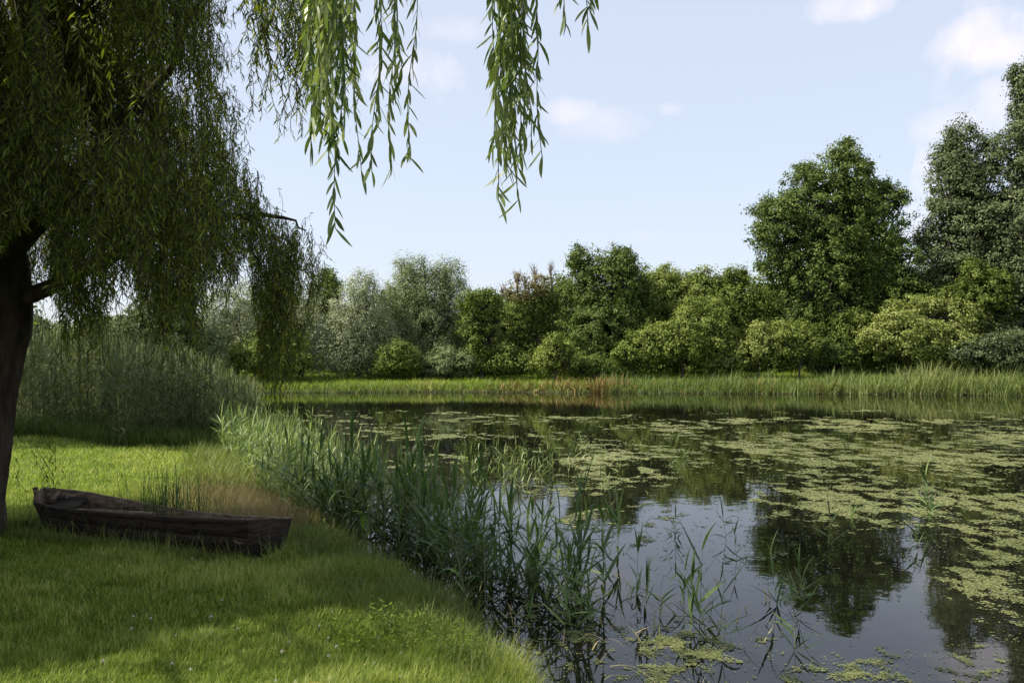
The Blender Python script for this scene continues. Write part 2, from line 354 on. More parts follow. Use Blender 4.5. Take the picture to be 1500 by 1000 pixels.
# ------------------------------------------------------------ lawn and other ground cover
LIT = []
BX0 = np.array([-6.05, 10.55]); BX1 = np.array([-2.55, 9.4])
def in_boat(x, y, pad=0.0):
    e = BX1-BX0; L = np.hypot(*e); u = e/L; nx = np.array([-u[1], u[0]])
    t = (x-BX0[0])*u[0]+(y-BX0[1])*u[1]; s = (x-BX0[0])*nx[0]+(y-BX0[1])*nx[1]
    return (t > -0.05-pad) & (t < L+0.05+pad) & (abs(s) < 0.42+pad)
def scatter(n, y0, y1, a0=-0.68, a1=0.30):
    y = np.sqrt(U(y0**2, y1**2, n)); return U(a0, a1, n)*y, y
mb = MB(); nb = 0
for (y0, y1, cnt, wd) in ((4.2, 6.5, 190000, .0052), (6.5, 9.5, 190000, .007), (9.5, 14, 150000, .009), (14, 22, 110000, .014), (22, 34, 50000, .03)):
    x, y = scatter(cnt, y0, y1); sd = inland(x, y)
    cl = fbm(x*3.1, y*3.1, 41, 3); big = fbm(x*.8, y*.8, 44, 3)
    k = (sd > 0.12) & ~in_boat(x, y, -0.05) & (rng.random(cnt) < 0.35+1.3*cl) & (x > -0.64*y-.6)
    x, y, sd, cl, big = x[k], y[k], sd[k], cl[k], big[k]; n = len(x); nb += n
    z = hgt(x, y, sd)
    edge = np.clip(1-sd/1.3, 0, 1)
    tuft = np.clip((fbm(x*1.6, y*1.6, 47, 3)-.5)*5, 0, 1)
    h = (0.03+0.05*cl+0.03*big+.05*tuft)*.8*U(.4, 1.5, n)*(1+1.2*edge)
    az = U(0, 6.28, n)
    ribbon(mb, np.stack([x, y, z-.005], 1), az, h*1.3, wd*U(.7, 1.3, n), U(0.05, 1.1, n), U(.1, 1.3, n),
           np.clip(0.15+0.45*big+.35*(fbm(x*9, y*9, 49, 2)-.5)+.15*tuft+0.9*(rng.random(n)-.38)+.15*edge, 0, 1), 2)
tag(mb.build('grass', M['grass']), 'short green lawn grass covering the near bank around the boat', 'grass', kind='stuff')
print('lawn', nb)
# long grass on the edge of the bank and round the boat
mb = MB()
def longgrass(x, y, h, tint, wd, lean=None, mbx=None):
    n = len(x); z = hgt(x, y)
    az = U(0, 6.28, n) if lean is None else lean+U(-1.2, 1.2, n)
    ribbon(mbx or mb, np.stack([x, y, z-.01], 1), az, h*U(.55, 1.25, n), wd*U(.7, 1.3, n), U(0.03, .5, n), U(.3, 1.4, n), np.clip(tint+.35*(rng.random(n)-.5), 0, 1), 4)
x, y = scatter(100000, 5, 13, -.4, .3); sd = inland(x, y); c = fbm(x*1.7, y*1.7, 51, 3)
k = (sd > -0.06) & (sd < 0.25+1.5*c) & (rng.random(len(x)) < .2+.8*c) & ~in_boat(x, y); x, y, sd, c = x[k], y[k], sd[k], c[k]
longgrass(x, y, 0.10+0.24*c, 0.0+.5*c, .0065)
x, y = scatter(30000, 5, 9.5, -.2, .3); sd = inland(x, y); c = fbm(x*2.2, y*2.2, 53, 3); k = (sd > -.12) & (sd < .5) & (c > .5) & (rng.random(len(x)) < .45); longgrass(x[k], y[k], 0.22+.3*(c[k]-.4), .55, .0065)
x, y = scatter(60000, 7.6, 14, -.36, .1); sd = inland(x, y); c = fbm(x*1.9, y*1.9, 54, 3); k = (sd > -.22) & (sd < .3+.5*c) & (rng.random(len(x)) < .75) & ~in_boat(x, y, .1); longgrass(x[k], y[k], 0.2+.42*(c[k]-.2), .25+.4*(c[k]-.4), .008)
x, y = scatter(60000, 13, 26, -.62, 0); sd = inland(x, y); c = fbm(x*1.1, y*1.1, 52, 3)
k = (sd > -0.1) & (sd < 1.6*c+.5); longgrass(x[k], y[k], 0.25+0.3*c[k], 0.2+.4*c[k], .014)
x, y = scatter(40000, 9, 11.4, -.62, -.2); k = in_boat(x, y, .22) & ~in_boat(x, y, -.06); longgrass(x[k], y[k], np.full(k.sum(), .11), .3, .006); k = k & (rng.random(len(x)) < .10); longgrass(x[k], y[k], np.full(k.sum(), .30), .45, .006)
x, y = scatter(26000, 20, 27, -.64, -.3); sd = inland(x, y); k = (y > 20.9+.9*np.sin(x*.9)) & (sd > 0); longgrass(x[k], y[k], np.full(k.sum(), .5), .1, .02)
tag(mb.build('long_grass', M['longgrass']), 'longer uncut grass along the edge of the bank and round the boat', 'grass', kind='stuff')
mb = MB()
n = 4200; x = rng.normal(-3.95, .55, n); y = rng.normal(13.0, .9, n); sd = inland(x, y); k = (sd > 0.1) & (y > 11.3)
longgrass(x[k], y[k], np.full(k.sum(), .36), .4, .009)
x = rng.normal(-3.2, .35, 2500); y = rng.normal(11.4, .5, 2500); k = (inland(x, y) > 0.05) & ~in_boat(x, y, .1); longgrass(x[k], y[k], np.full(k.sum(), .4), .55, .008)
tag(mb.build('dry_grass', M['drygrass']), 'straw coloured dry grass between the boat and the reeds', 'dry grass', kind='stuff')

mb = MB(); x, y = scatter(9000, 6.2, 12, -.4, .2); sd = inland(x, y); c = fbm(x*1.4, y*1.4, 58, 3)
k = (sd > .02) & (sd < 1.5*c+.3) & (c > .54) & ~in_boat(x, y, .1); x, y, c = x[k], y[k], c[k]
for j in range(5):
    n = len(x); hh = U(.03, .20, n)
    ribbon(mb, np.stack([x+rng.normal(0, .03, n), y+rng.normal(0, .03, n), hgt(x, y)+hh], 1), U(0, 6.28, n), U(.02, .05, n), U(.010, .020, n), U(.8, 1.9, n), U(-.3, .7, n), np.clip(c*.5-.05+rng.normal(0, .15, n), 0, 1), 3, None, 'leaf')
    ribbon(mb, np.stack([x, y, hgt(x, y)], 1), U(0, 6.28, n), hh*1.05, .004, .05, .1, .3, 2)
tag(mb.build('bank_herbs', M['grass']), 'small broad leaved herbs and clover leaves on the edge of the bank', 'herbs', kind='stuff')
# far bank: meadow, reed fringe, rust coloured plants
mb = MB()
n = 150000; y = U(50, 78, n); x = U(-.75, .8, n)*y; sd = inland(x, y); k = (sd > .1) & (sd < 19); x, y, sd = x[k], y[k], sd[k]; n = len(x)
c = fbm(x*.35, y*.35, 61, 4)
ribbon(mb, np.stack([x, y, hgt(x, y, sd)-.02], 1), U(0, 6.28, n), (0.18+.35*c)*U(.5, 1.3, n)*(1+.8*np.exp(-sd)), .05*U(.6, 1.3, n), U(0, .5, n), U(.2, 1, n), np.clip(.42+(c-.5)*2.0+.3*(rng.random(n)-.5), 0, 1), 2)
tag(mb.build('meadow', M['meadow']), 'sunlit bright green meadow grass on the far bank below the trees', 'grass', kind='stuff')
mb = MB()
n = 52000; y = U(48, 60, n); x = U(-.32, .75, n)*y; sd = inland(x, y); px, _ = in_px(x, y); c = fbm(x*.22, y*.5, 65, 3)
tall = np.where(px > 880, 1.0, 0.38)
k = (sd > -.55) & (sd < np.where(px > 880, 3.6, 1.4)) & (rng.random(n) < .15+c*1.2*np.where((px > 760) & (px < 880), .25, 1))
x, y, sd, c, tall, px = [q[k] for q in (x, y, sd, c, tall, px)]; n = len(x)
lean = np.where(px > 880, 0.1, 1.0)
ribbon(mb, np.stack([x, y, np.maximum(hgt(x, y, sd), -.05)], 1), U(0, 6.28, n), (0.15+2.4*c**2)*U(.3, 1.25, n)*tall+.2, .05*U(.6, 1.2, n), U(0, .6, n), U(.1, 1.6, n), np.clip(.3+(c-.5)*1.3+.5*(rng.random(n)-.4), 0, 1), 3)
tag(mb.build('far_reed_fringe', M['farreed']), 'blue green reeds and sedge fringing the far bank at the water line', 'reeds', kind='stuff')
mb = MB()
for (px0, wpx, n, h) in [(a_, b_*1.3, int(c_*.45), d_) for (a_, b_, c_, d_) in ((770, 45, 1200, .55), (850, 45, 1800, .7), (885, 22, 1500, .8), (1100, 35, 700, .8), (1215, 40, 800, .6), (940, 60, 600, .5), (700, 90, 700, .4), (1310, 90, 500, .6), (620, 80, 500, .4))]:
    y = U(54, 60, n); x = (rng.normal(px0, wpx*.5, n)-750)/F*y; sd = inland(x, y); k = (sd > -.1) & (sd < 1.8); x, y = x[k], y[k]
    longg = len(x)
    ribbon(mb, np.stack([x, y, hgt(x, y)], 1), U(0, 6.28, longg), h*1.15*U(.5, 1.2, longg), .085*U(.5, 1.2, longg), U(0, .6, longg), U(.2, 1.1, longg), U(0, 1, longg), 2)
tag(mb.build('rust_coloured_weeds', M['rust']), 'rust coloured dock and withered weeds along the far waterline', 'weeds', kind='stuff')

# ------------------------------------------------------------ reeds
def reed_geo(stem, leaf, base, height, nl=(6, 10), ls=(.26, .42), wd=.022, lean=.12, tint=.4, rs=None, bent=0.15, lsegs=5, azb=None, tmin=.22):
    h = height; a = random.uniform(0, 6.28); l = random.gauss(0, lean)
    top = np.array([math.cos(a)*l*h, math.sin(a)*l*h, h])
    mid = top*.5+np.array([-math.cos(a)*l*h*.12, -math.sin(a)*l*h*.12, 0])
    pts = spline([np.zeros(3), mid, top], 6)+base
    tube(stem, pts, np.linspace(.0055, .0022, 6), 4, tint=random.uniform(.1, .8))
    n = random.randint(*nl); side = random.uniform(0, 6.28) if azb is None else azb+random.gauss(0, .5)
    t = np.sort(U(tmin, 1.0, n)); t[-1] = 1.0
    bp = np.stack([np.interp(t, np.linspace(0, 1, 6), pts[:, i]) for i in range(3)], 1)
    az = side+np.where(np.arange(n) % 2 == 0, 0, math.pi)+rng.normal(0, .45, n)
    th = np.where(t > .93, U(.05, .3, n), U(.45, 1.2, n))
    ln = U(ls[0], ls[1], n)*np.where(t < .35, .8, 1)
    bd = np.where(rng.random(n) < bent, U(1.2, 2.1, n), U(.0, .55, n))
    ribbon(leaf, bp, az, ln, wd*U(.75, 1.25, n), th, bd, np.clip(tint+rng.normal(0, .18, n), 0, 1), lsegs, U(-.6, .6, n), 'reed')
# near reed stands: each plant is a thing of its own (prototypes copied)
protos = []
for i in range(14):
    s = MB(); l = MB(); reed_geo(s, l, np.zeros(3), random.uniform(.8, 1.15), (9, 14), (.28, .50), .033, .17, random.uniform(.15, .5))
    protos.append((s.mesh('stem'), l.mesh('leaves')))
for a, b in protos: a.materials.append(M['reedstem']); b.materials.append(M['reed'])
def place_reed(x, y, h, label, group, i=None, lean=0, name='reed_plant'):
    s, l = protos[i if i is not None else random.randrange(len(protos))]
    sd = float(inland(np.array([x]), np.array([y]))[0]); z = float(hgt(np.array([x]), np.array([y]))[0])
    r = thing(name, label, 'reed', (x, y, max(z, -.35)-.02), group)
    r.rotation_euler = (random.gauss(lean, .06), random.gauss(0, .07), random.uniform(0, 6.28)); k = (h+max(0, -z)*.5)/1.12; r.scale = (k, k, k)
    for nm, me in (('stem', s), ('leaves', l)):
        o = bpy.data.objects.new(nm, me); COL.objects.link(o); o.parent = r
    return r
def stand(cx, cy, w, n, h0, h1, label, group, d=None):
    """reed plants scattered round a spot given as a direction and a distance"""
    for i in range(n):
        x = cx+random.gauss(0, w); y = cy+random.gauss(0, (d or w))
        place_reed(x, y, random.uniform(h0, h1), label, group)
def G(px, py, z=0.0):
    d = F*(CH-z)/(py-HZ); return (px-750)/F*d, d
stands = [  # base px, base py, spread m, count, heights
    (480, 775, .36, 26, .8, 1.2, 'dark reed in the leafy stand just behind the boat stern', 'reeds in the stand behind the stern'),
    (555, 790, .36, 26, .95, 1.4, 'tall dark reed in the stand with the highest broad leaves, right of the boat', 'reeds in the highest dark stand'),
    (640, 815, .38, 36, .65, 1.1, 'dark reed in the thick stand at the middle of the near bank', 'reeds in the thick middle stand'),
    (715, 845, .34, 36, .65, 1.1, 'dark reed in the stand at the point where open sky reflects behind', 'reeds in the stand on the point'),
    (800, 870, .30, 28, .5, .95, 'low reed in the outer stand reaching into the open water', 'reeds in the outer stand'),
    (850, 900, .22, 12, .35, .7, 'short broken reed at the outer tip of the near stands', 'reeds at the tip of the stands')]
for (px, py, w_, n_, h0, h1, lab, grp) in stands:
    cx, cy = G(px, py); stand(cx, cy, w_, n_, h0, h1, lab, grp, w_*1.1)
# single reeds standing apart in open water
singles = [ # px, base py, height, label
    (885, 800, .55, 'thin reed with a forked top standing at the left of the sky reflection'),
    (905, 812, .62, 'slender bent reed second from the left edge of the sky reflection'),
    (990, 785, .25, 'tiny drooping tuft of reed in the middle of the sky reflection'),
    (1068, 792, .42, 'pale single reed at the right side of the sky reflection'),
    (1082, 820, .22, 'small broken reed stub beside the pale single reed'),
    (945, 895, .45, 'short reed left of the tallest water clump, leaning left'),
    (965, 905, .35, 'low reed sprig between the outer stand and the tallest water clump'),
    (1000, 900, .50, 'left hand reed of the tallest clump in the open water'),
    (1022, 915, .62, 'broad leaved middle reed of the tallest clump in open water'),
    (1045, 935, .72, 'tallest upright reed standing in the open water near the front'),
    (1050, 925, .40, 'small reed leaning right against the tallest upright water reed'),
    (1010, 925, .33, 'low splayed reed at the foot of the tallest water clump'),
    (1142, 885, .42, 'spreading reed at the edge of the weed mats right of centre'),
    (1150, 890, .30, 'thin reed rising beside the spreading reed right of centre'),
    (1183, 880, .25, 'dark bare cattail stub right of the spreading reed'),
    (1165, 955, .35, 'weak reed leaning over deep blue reflection, nearest on the right'),
    (1212, 800, .45, 'pale reed standing in weed mats right of the sky reflection'),
    (1276, 750, .28, 'short dry reed among the weed mats left of the light channel'),
    (1246, 762, .18, 'tiny reed tuft among the weed mats beside the short dry reed'),
    (1345, 760, .42, 'pale reed pair, left one, at the light channel in the weed'),
    (1366, 755, .55, 'tall pale reed at the right of the light channel in the weed'),
    (1352, 800, .35, 'broken reed standing below the pale pair in the light channel'),
    (975, 680, .50, 'pale reed alone in the dark water far behind the sky reflection'),
    (990, 690, .45, 'second pale reed beside the lone far one in the dark water'),
    (930, 870, .38, 'thin reed beside the outer stand, near its right edge'),
    (885, 915, .30, 'short reed in front of the outer stand, over murky water')]
for i, (px, py, h, lab) in enumerate(singles):
    x, y = G(px, py); place_reed(x, y, h, lab, 'single reeds in open water')
# lighter, sunlit reed belt along the shore and the thin emergent belt: uncountable, one object each
def bed(name, label, pts, wd, leaf, stem_m, hs, tint, nl=(6, 9), ls=(.25, .42), lean=.12, bent=.25, lsegs=4, kindname='reeds', tmin=.22):
    s = MB(); l = MB()
    for (x, y) in pts:
        z = float(hgt(np.array([x]), np.array([y]))[0])
        hk = 1.0 if hs[0] < 1.5 else float(np.interp(x/y*F+750, [0, 120, 250, 345], [1.12, 1.05, .92, .62])*(.82+.36*vnoise(x*.8, y*.8, 91)))
        reed_geo(s, l, np.array([x, y, max(z, -.25)]), random.uniform(*hs)*hk, nl, ls, wd, lean, tint+random.gauss(0, .1), bent=bent, lsegs=lsegs, tmin=tmin)
    l.v += s.v and [np.concatenate(s.v)]; l.f += [f+l.n for f in s.f]; l.t += [np.concatenate(s.t)]; l.n += s.n
    # stems share the sheet of leaves
    return tag(l.build(name, leaf), label, kindname, kind='stuff')
def fix_bed(): pass
pts = []
while len(pts) < 900:
    y = random.uniform(11.5, 27); x = random.uniform(-9.5, -.8); sd = float(inland(np.array([x]), np.array([y]))[0])
    if -1.3-.03*y < sd < .55 and random.random() < 1.1-abs(sd+.3)*.5: pts.append((x, y))
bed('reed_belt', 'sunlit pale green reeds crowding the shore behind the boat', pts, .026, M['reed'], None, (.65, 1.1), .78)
pts = []
while len(pts) < 110:
    px = random.gauss(770, 65); py = random.gauss(688, 16); x, y = G(px, py); pts.append((x, y))
bed('thin_reed_patch', 'thin pale reeds standing in weedy water beyond the dark stands', pts, .02, M['reed'], None, (.3, .75), .85, (3, 6), (.15, .3))
# tall dark reed bed at left
pts = []
while len(pts) < 2600:
    y = random.uniform(19.5, 40); x = random.uniform(-.62, -.30)*y; sd = float(inland(np.array([x]), np.array([y]))[0])
    front = 21.5+.9*math.sin(x*.9)+.8*math.sin(x*2.3+1)
    if sd > -1.5 and y > front and (sd < 9): pts.append((x, y))
bed('tall_reed_bed', 'tall dense reed bed with feathery tops at the left end of the pond', pts, .032, M['reedbed'], None, (1.9, 2.5), .5, (10, 15), (.34, .52), .08, .2, 3, 'reeds', .03)
# broken stalks and dead leaves lying in the shallow water
mb = MB(); q = []
while len(q) < 420:
    k = random.random()
    px, py = (random.gauss(960, 110), random.gauss(890, 45)) if k < .45 else ((random.gauss(700, 90), random.gauss(860, 40)) if k < .8 else (random.gauss(800, 90), random.gauss(700, 30)))
    if py < 640: continue
    x, y = G(px, py)
    if float(inland(np.array([x]), np.array([y]))[0]) < .03: q.append((x, y, random.uniform(-.005, .02)))
n = len(q); ribbon(mb, np.array(q), U(0, 6.28, n), U(.06, .34, n), U(.004, .016, n), U(.5, 1.5, n), U(.2, 1.4, n), U(0, 1, n), 4)
tag(mb.build('reed_litter', M['drygrass']), 'broken stalks and dead reed leaves lying in the shallow water', 'reed litter', kind='stuff')
# rushes growing behind the boat
mb = MB(); n = 210
x = rng.normal(-4.3, .26, n); y = rng.normal(10.75, .22, n)
ribbon(mb, np.stack([x, y, hgt(x, y)], 1), U(0, 6.28, n), U(.35, .9, n), .013, U(0.02, .35, n), U(0, .25, n), U(0, .6, n), 4)
tag(mb.build('rush_tuft', M['reed']), 'tuft of thin upright rushes growing close behind the middle of the boat', 'rushes')

# ------------------------------------------------------------ boat
def build_boat():
    near = spline([P(50, 737, 10.45), P(90, 746, 10.12), P(150, 752, 9.85), P(235, 758.5, 9.50), P(310, 762, 9.25), P(360, 763.5, 9.12)], 25)
    far = spline([P(64, 716, 10.80), P(120, 722, 10.90), P(190, 735, 10.75), P(270, 749, 10.45), P(350, 757.5, 10.1), P(424, 761, 9.75)], 25)
    t = thing('rowing_boat', 'old weathered wooden rowing boat lying on the grass under the willow', 'boat', (-4.3, 10.05, .33))
    def hull_pt(i, u):      # u 0 near gunwale .. 1 far gunwale, through the bottom
        a, b = near[i], far[i]; c = (a+b)/2; s = i/24
        zb = 0.40-0.14*min(1, s*2.2)+.02*s
        na = c+(a-c)*np.array([.72, .72, 1]); nb2 = c+(b-c)*np.array([.72, .72, 1]); na = na.copy(); nb2 = nb2.copy(); na[2] = zb; nb2[2] = zb-.01
        sh = np.array([0.10*(1-s)**2-.10*max(0, s-.8)*2, 0, 0]); na += sh; nb2 += sh     # raked ends
        return a, na, nb2, b
    def strip(mb, A, B, thick, inward, rows=1, lap=0.0):
        """plank from curve A (top) to curve B (bottom), with thickness"""
        n = len(A)
        for r in range(rows):
            a = A+(B-A)*(r/rows); b = A+(B-A)*((r+1)/rows+ (0.06 if r < rows-1 else 0))
            off = inward*(thick+lap*0); o1 = inward*(lap*(r/ max(rows,1)))
            a1 = a+o1; b1 = b+o1-inward*lap*.8; a2 = a1+inward*thick; b2 = b1+inward*thick
            V = np.stack([a1, b1, b2, a2], 1).reshape(-1, 3); Fc = []
            for i in range(n-1):
                for j in range(4):
                    k = (j+1) % 4; Fc.append((i*4+j, (i+1)*4+j, (i+1)*4+k, i*4+k))
            Fc += [(0, 1, 2, 3), ((n-1)*4+3, (n-1)*4+2, (n-1)*4+1, (n-1)*4)]
            mb.add(V, Fc, .5)
    H = [hull_pt(i, 0) for i in range(25)]
    A = np.array([h[0] for h in H]); NB = np.array([h[1] for h in H]); FB = np.array([h[2] for h in H]); B = np.array([h[3] for h in H])
    inn = (B-A); inn[:, 2] = 0; inn /= np.linalg.norm(inn, axis=1)[:, None]
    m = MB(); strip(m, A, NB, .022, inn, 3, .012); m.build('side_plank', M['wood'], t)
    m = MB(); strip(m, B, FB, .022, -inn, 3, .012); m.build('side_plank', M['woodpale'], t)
    m = MB(); strip(m, NB+[0, 0, .01], FB+[0, 0, .01], .02, np.array([[0, 0, 1.0]]*25), 1); m.build('bottom', M['wood'], t)
    def box(mb, p, q, w, h, up=(0, 0, 1)):
        p = np.array(p, float); q = np.array(q, float); d = q-p; d /= np.linalg.norm(d); u = np.array(up, float)
        s = np.cross(d, u); s /= np.linalg.norm(s); u = np.cross(s, d)
        V = [c+s*w*.5*i+u*h*.5*j for c in (p, q) for i, j in ((-1, -1), (1, -1), (1, 1), (-1, 1))]
        mb.add(V, [(0, 1, 2, 3), (7, 6, 5, 4), (0, 4, 5, 1), (1, 5, 6, 2), (2, 6, 7, 3), (3, 7, 4, 0)], .5)
    # gunwale rails
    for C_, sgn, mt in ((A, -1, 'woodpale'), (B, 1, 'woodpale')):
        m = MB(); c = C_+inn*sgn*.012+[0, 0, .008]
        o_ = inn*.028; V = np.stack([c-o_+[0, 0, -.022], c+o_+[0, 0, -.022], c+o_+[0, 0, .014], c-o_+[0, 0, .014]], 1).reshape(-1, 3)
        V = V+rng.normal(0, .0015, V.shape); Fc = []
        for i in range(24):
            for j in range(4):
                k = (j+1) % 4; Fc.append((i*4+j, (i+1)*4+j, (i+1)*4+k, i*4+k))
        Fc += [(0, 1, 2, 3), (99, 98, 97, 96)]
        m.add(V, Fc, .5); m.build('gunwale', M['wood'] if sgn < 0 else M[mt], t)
    # transom (stern, right) and bow board
    def board(i, ext, name, mt, th=.035):
        a, na, nb2, b = A[i], NB[i], FB[i], B[i]; dirn = (A[i]-A[i-1]) if i else (A[0]-A[1]); dirn = dirn/np.linalg.norm(dirn)*th
        mid = (a+b)/2+[0, 0, ext]
        ring = [a+[0, 0, .015], na, nb2, b+[0, 0, .015], mid]
        V = ring+[r_+dirn for r_ in ring]
        Fc4 = [(0, 5, 6, 1), (1, 6, 7, 2), (2, 7, 8, 3), (3, 8, 9, 4), (4, 9, 5, 0), (0, 1, 2, 3), (8, 7, 6, 5)]
        m = MB(); m.add(V, Fc4, .5); m.f.append(np.array([[0, 3, 4], [9, 8, 5]])); return m.build(name, mt, t)
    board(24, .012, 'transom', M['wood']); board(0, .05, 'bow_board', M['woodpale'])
    m = MB(); c0 = (A[0]+B[0])/2; lean_ = A[0]-NB[0]; fwd = A[0]-A[1]; fwd = fwd/np.linalg.norm(fwd); b0 = (NB[0]+FB[0])/2+fwd*.035; b1 = c0+fwd*.045; box(m, b0, b1, .06, .07, (0, 1, 0)); box(m, b1-[0, 0, .01], b1+fwd*.045+[0, 0, .10], .045, .05, (0, 1, 0)); m.build('stem_post', M['woodpale'], t)
    # ribs
    for i in (3, 6, 9, 12, 15, 18, 21):
        m = MB(); a, na, nb2, b = [q.copy() for q in H[i]]; ii = inn[i]
        box(m, a+ii*.04-[0, 0, .02], na+ii*.04+[0, 0, .03], .04, .03, (1, 0, 0)); box(m, na+ii*.04+[0, 0, .045], nb2-ii*.04+[0, 0, .045], .04, .03); box(m, b-ii*.04-[0, 0, .02], nb2-ii*.04+[0, 0, .03], .04, .03, (1, 0, 0))
        m.build('rib', M['woodpale'], t)
    # thwarts
    for i, w_, dz in ((4, .34, .07), (10, .20, .09), (18, .22, .09)):
        m = MB(); a = A[i]+inn[i]*.03-[0, 0, dz]; b = B[i]-inn[i]*.03-[0, 0, dz]; box(m, a, b, w_, .028); m.build('thwart', M['wood'], t)
    m = MB(); box(m, A[6]+inn[6]*.22-[0, 0, .03], A[13]+inn[13]*.30-[0, 0, .015], .06, .03); m.build('loose_plank', M['woodpale'], t)
    m = MB(); c = B[9]-inn[9]*.05+[0, 0, -.03]; d_ = (B[10]-B[9]); d_ /= np.linalg.norm(d_); box(m, c-d_*.09, c+d_*.09, .03, .07); m.build('rowlock_block', M['woodpale'], t)
    for k in (-.04, -.012):
        pass
    m = MB(); box(m, B[2]-[0, 0, .01]-inn[2]*.03, (A[2]+B[2])/2-[0, 0, .02], .05, .03); m.build('deck_beam', M['woodpale'], t)
    m = MB(); m2 = NB[22]+(A[22]-NB[22])*.45-inn[22]*.02; tube(m, [m2+[.0, 0, .03], m2+[.07, -.02, .0], m2+[.15, -.01, .01], m2+[.20, .05, .0]], .006, 6); m.build('iron_strap', M['twig'], t)
    return t
build_boat()

# ------------------------------------------------------------ weeping willow
TB = np.array([-6.25, 9.9])
wt = thing('weeping_willow', 'huge dark weeping willow hanging over the boat at the left edge', 'tree', (TB[0], TB[1], .4))
tr = MB()
base = np.array([TB[0], TB[1], .30])
tp = spline([base+[-.20, 0, -.15], base+[-.12, 0, .5], base+[-.02, 0, 1.3], base+[.06, 0, 2.1], base+[.16, 0, 2.9], base+[.12, .05, 3.8]], 26)
rad = np.interp(np.linspace(0, 1, 26), [0, .06, .2, .45, .7, 1], [.62, .47, .40, .42, .50, .34])
n_ = 26; segs = 28; ang = np.arange(segs)*2*math.pi/segs
ridge = 1+.09*np.sin(ang*5+1)+.05*np.sin(ang*11+2)+.035*rng.random(segs)
V = []
for i in range(n_):
    rr = rad[i]*ridge*(1+.05*np.sin(ang*3+i*.25)+.02*rng.random(segs))
    V.append(np.stack([tp[i, 0]+rr*np.cos(ang), tp[i, 1]+rr*np.sin(ang), np.full(segs, tp[i, 2])], 1))
Fc = [(i*segs+j, i*segs+(j+1) % segs, (i+1)*segs+(j+1) % segs, (i+1)*segs+j) for i in range(n_-1) for j in range(segs)]
tr.add(np.concatenate(V), Fc, .5)
fork = base+[.2, 0, 2.7]
limbs = [ # control points of the main limbs
    [fork, P(110, 400, 9.8), P(200, 355, 9.9), P(300, 326, 10), P(370, 316, 10.05), P(420, 320, 10.1), P(452, 338, 10.15)],
    [fork+[0, 0, .5], P(120, 250, 9.4), P(230, 120, 9.2), P(320, -40, 8.8)],
    [fork+[0, -.1, .8], P(60, 150, 8.5), (-4.2, 7.0, 6.6), (-2.6, 5.2, 7.1), (-1.2, 3.9, 6.2), (-.3, 3.4, 5.2)],
    [fork+[0, 0, 1.0], (-6.0, 9.7, 6.0), (-5.4, 9.4, 8.5), (-4.3, 8.8, 9.6)],
    [fork+[-.1, 0, .8], (-7.5, 9.0, 5.6), (-9.2, 8.3, 7.2), (-10.8, 7.6, 7.4)],
    [fork+[-.1, -.1, .8], (-7.3, 8.0, 5.6), (-8.4, 6.0, 7.4), (-9.4, 4.2, 7.6)],
    [fork+[0, .1, .9], (-7.2, 10.8, 5.8), (-8.6, 11.6, 7.0), (-10, 12.0, 7.0)],
    [fork+[0, -.1, .9], (-6.2, 8.3, 6.0), (-5.6, 6.4, 7.8), (-4.6, 4.6, 7.8), (-3.6, 3.4, 7.0)]]
lc = []
for i, L_ in enumerate(limbs):
    pts = spline([np.asarray(p_, float) for p_ in L_], 18); pts += rng.normal(0, .025, pts.shape)
    r0 = .19 if i != 0 else .11
    tube(tr, pts, np.linspace(r0**.6, .008**.6, 18)**(1/.6), 8, rough=.12); lc.append(pts)
    for k in range(7 if i else 0):                             # secondary branches
        j = random.randint(5, 17); p0 = pts[j]; a = random.uniform(0, 6.28); ln = random.uniform(.8, 2.0)
        q = spline([p0, p0+[math.cos(a)*ln*.5, math.sin(a)*ln*.5, .25], p0+[math.cos(a)*ln, math.sin(a)*ln, -.1]], 7)
        x_, y_ = proj(q)
        if (x_[q[:, 1] > .5] > 330).any() and (y_ > -60).any(): continue
        tube(tr, q, np.linspace(.045, .012, 7), 5); lc.append(q)
tr.build('trunk', M['bark'], wt, smooth=True)

# leaf allowed region seen from the bank: the outline of the hanging curtains
XB = [-400, 0, 60, 100, 150, 230, 290, 305, 330, 368, 376, 395, 430, 440, 452, 470]
YB = [520, 430, 425, 448, 462, 488, 482, 455, 450, 450, 520, 560, 555, 490, 450, 430]
YR = [-600, 0, 60, 110, 150, 200, 255, 300, 312, 330, 440, 600]
XR = [360, 335, 325, 330, 345, 356, 378, 398, 452, 466, 472, 455]
def lit_ground(p):
    """true where the sun ray through p reaches ground that lies in full sun on the photograph's bank"""
    t = (p[..., 2]-.45)/to_sun[2]; gx = p[..., 0]-to_sun[0]*t; gy = p[..., 1]-to_sun[1]*t
    x, y = 750+F*gx/np.maximum(gy, .5), HZ+F*(CH-.45)/np.maximum(gy, .5)
    front = y > np.interp(x, [-600, 0, 150, 330, 460, 620, 760, 900, 1500], [980, 980, 955, 892, 868, 872, 868, 850, 830])
    back = (y < np.interp(x, [-300, 0, 60, 280, 430], [735, 735, 725, 725, 735])) & (x < 520)
    strip = (x > 230) & (x < 520) & (y < 745)
    strip |= (x > 230) & (x < 900) & (y < np.interp(x, [430, 560, 900], [745, 800, 830])) & (fbm(gx*.9, gy*.9, 95, 2) > .52)
    return (front | back | strip) & (gy > .5)
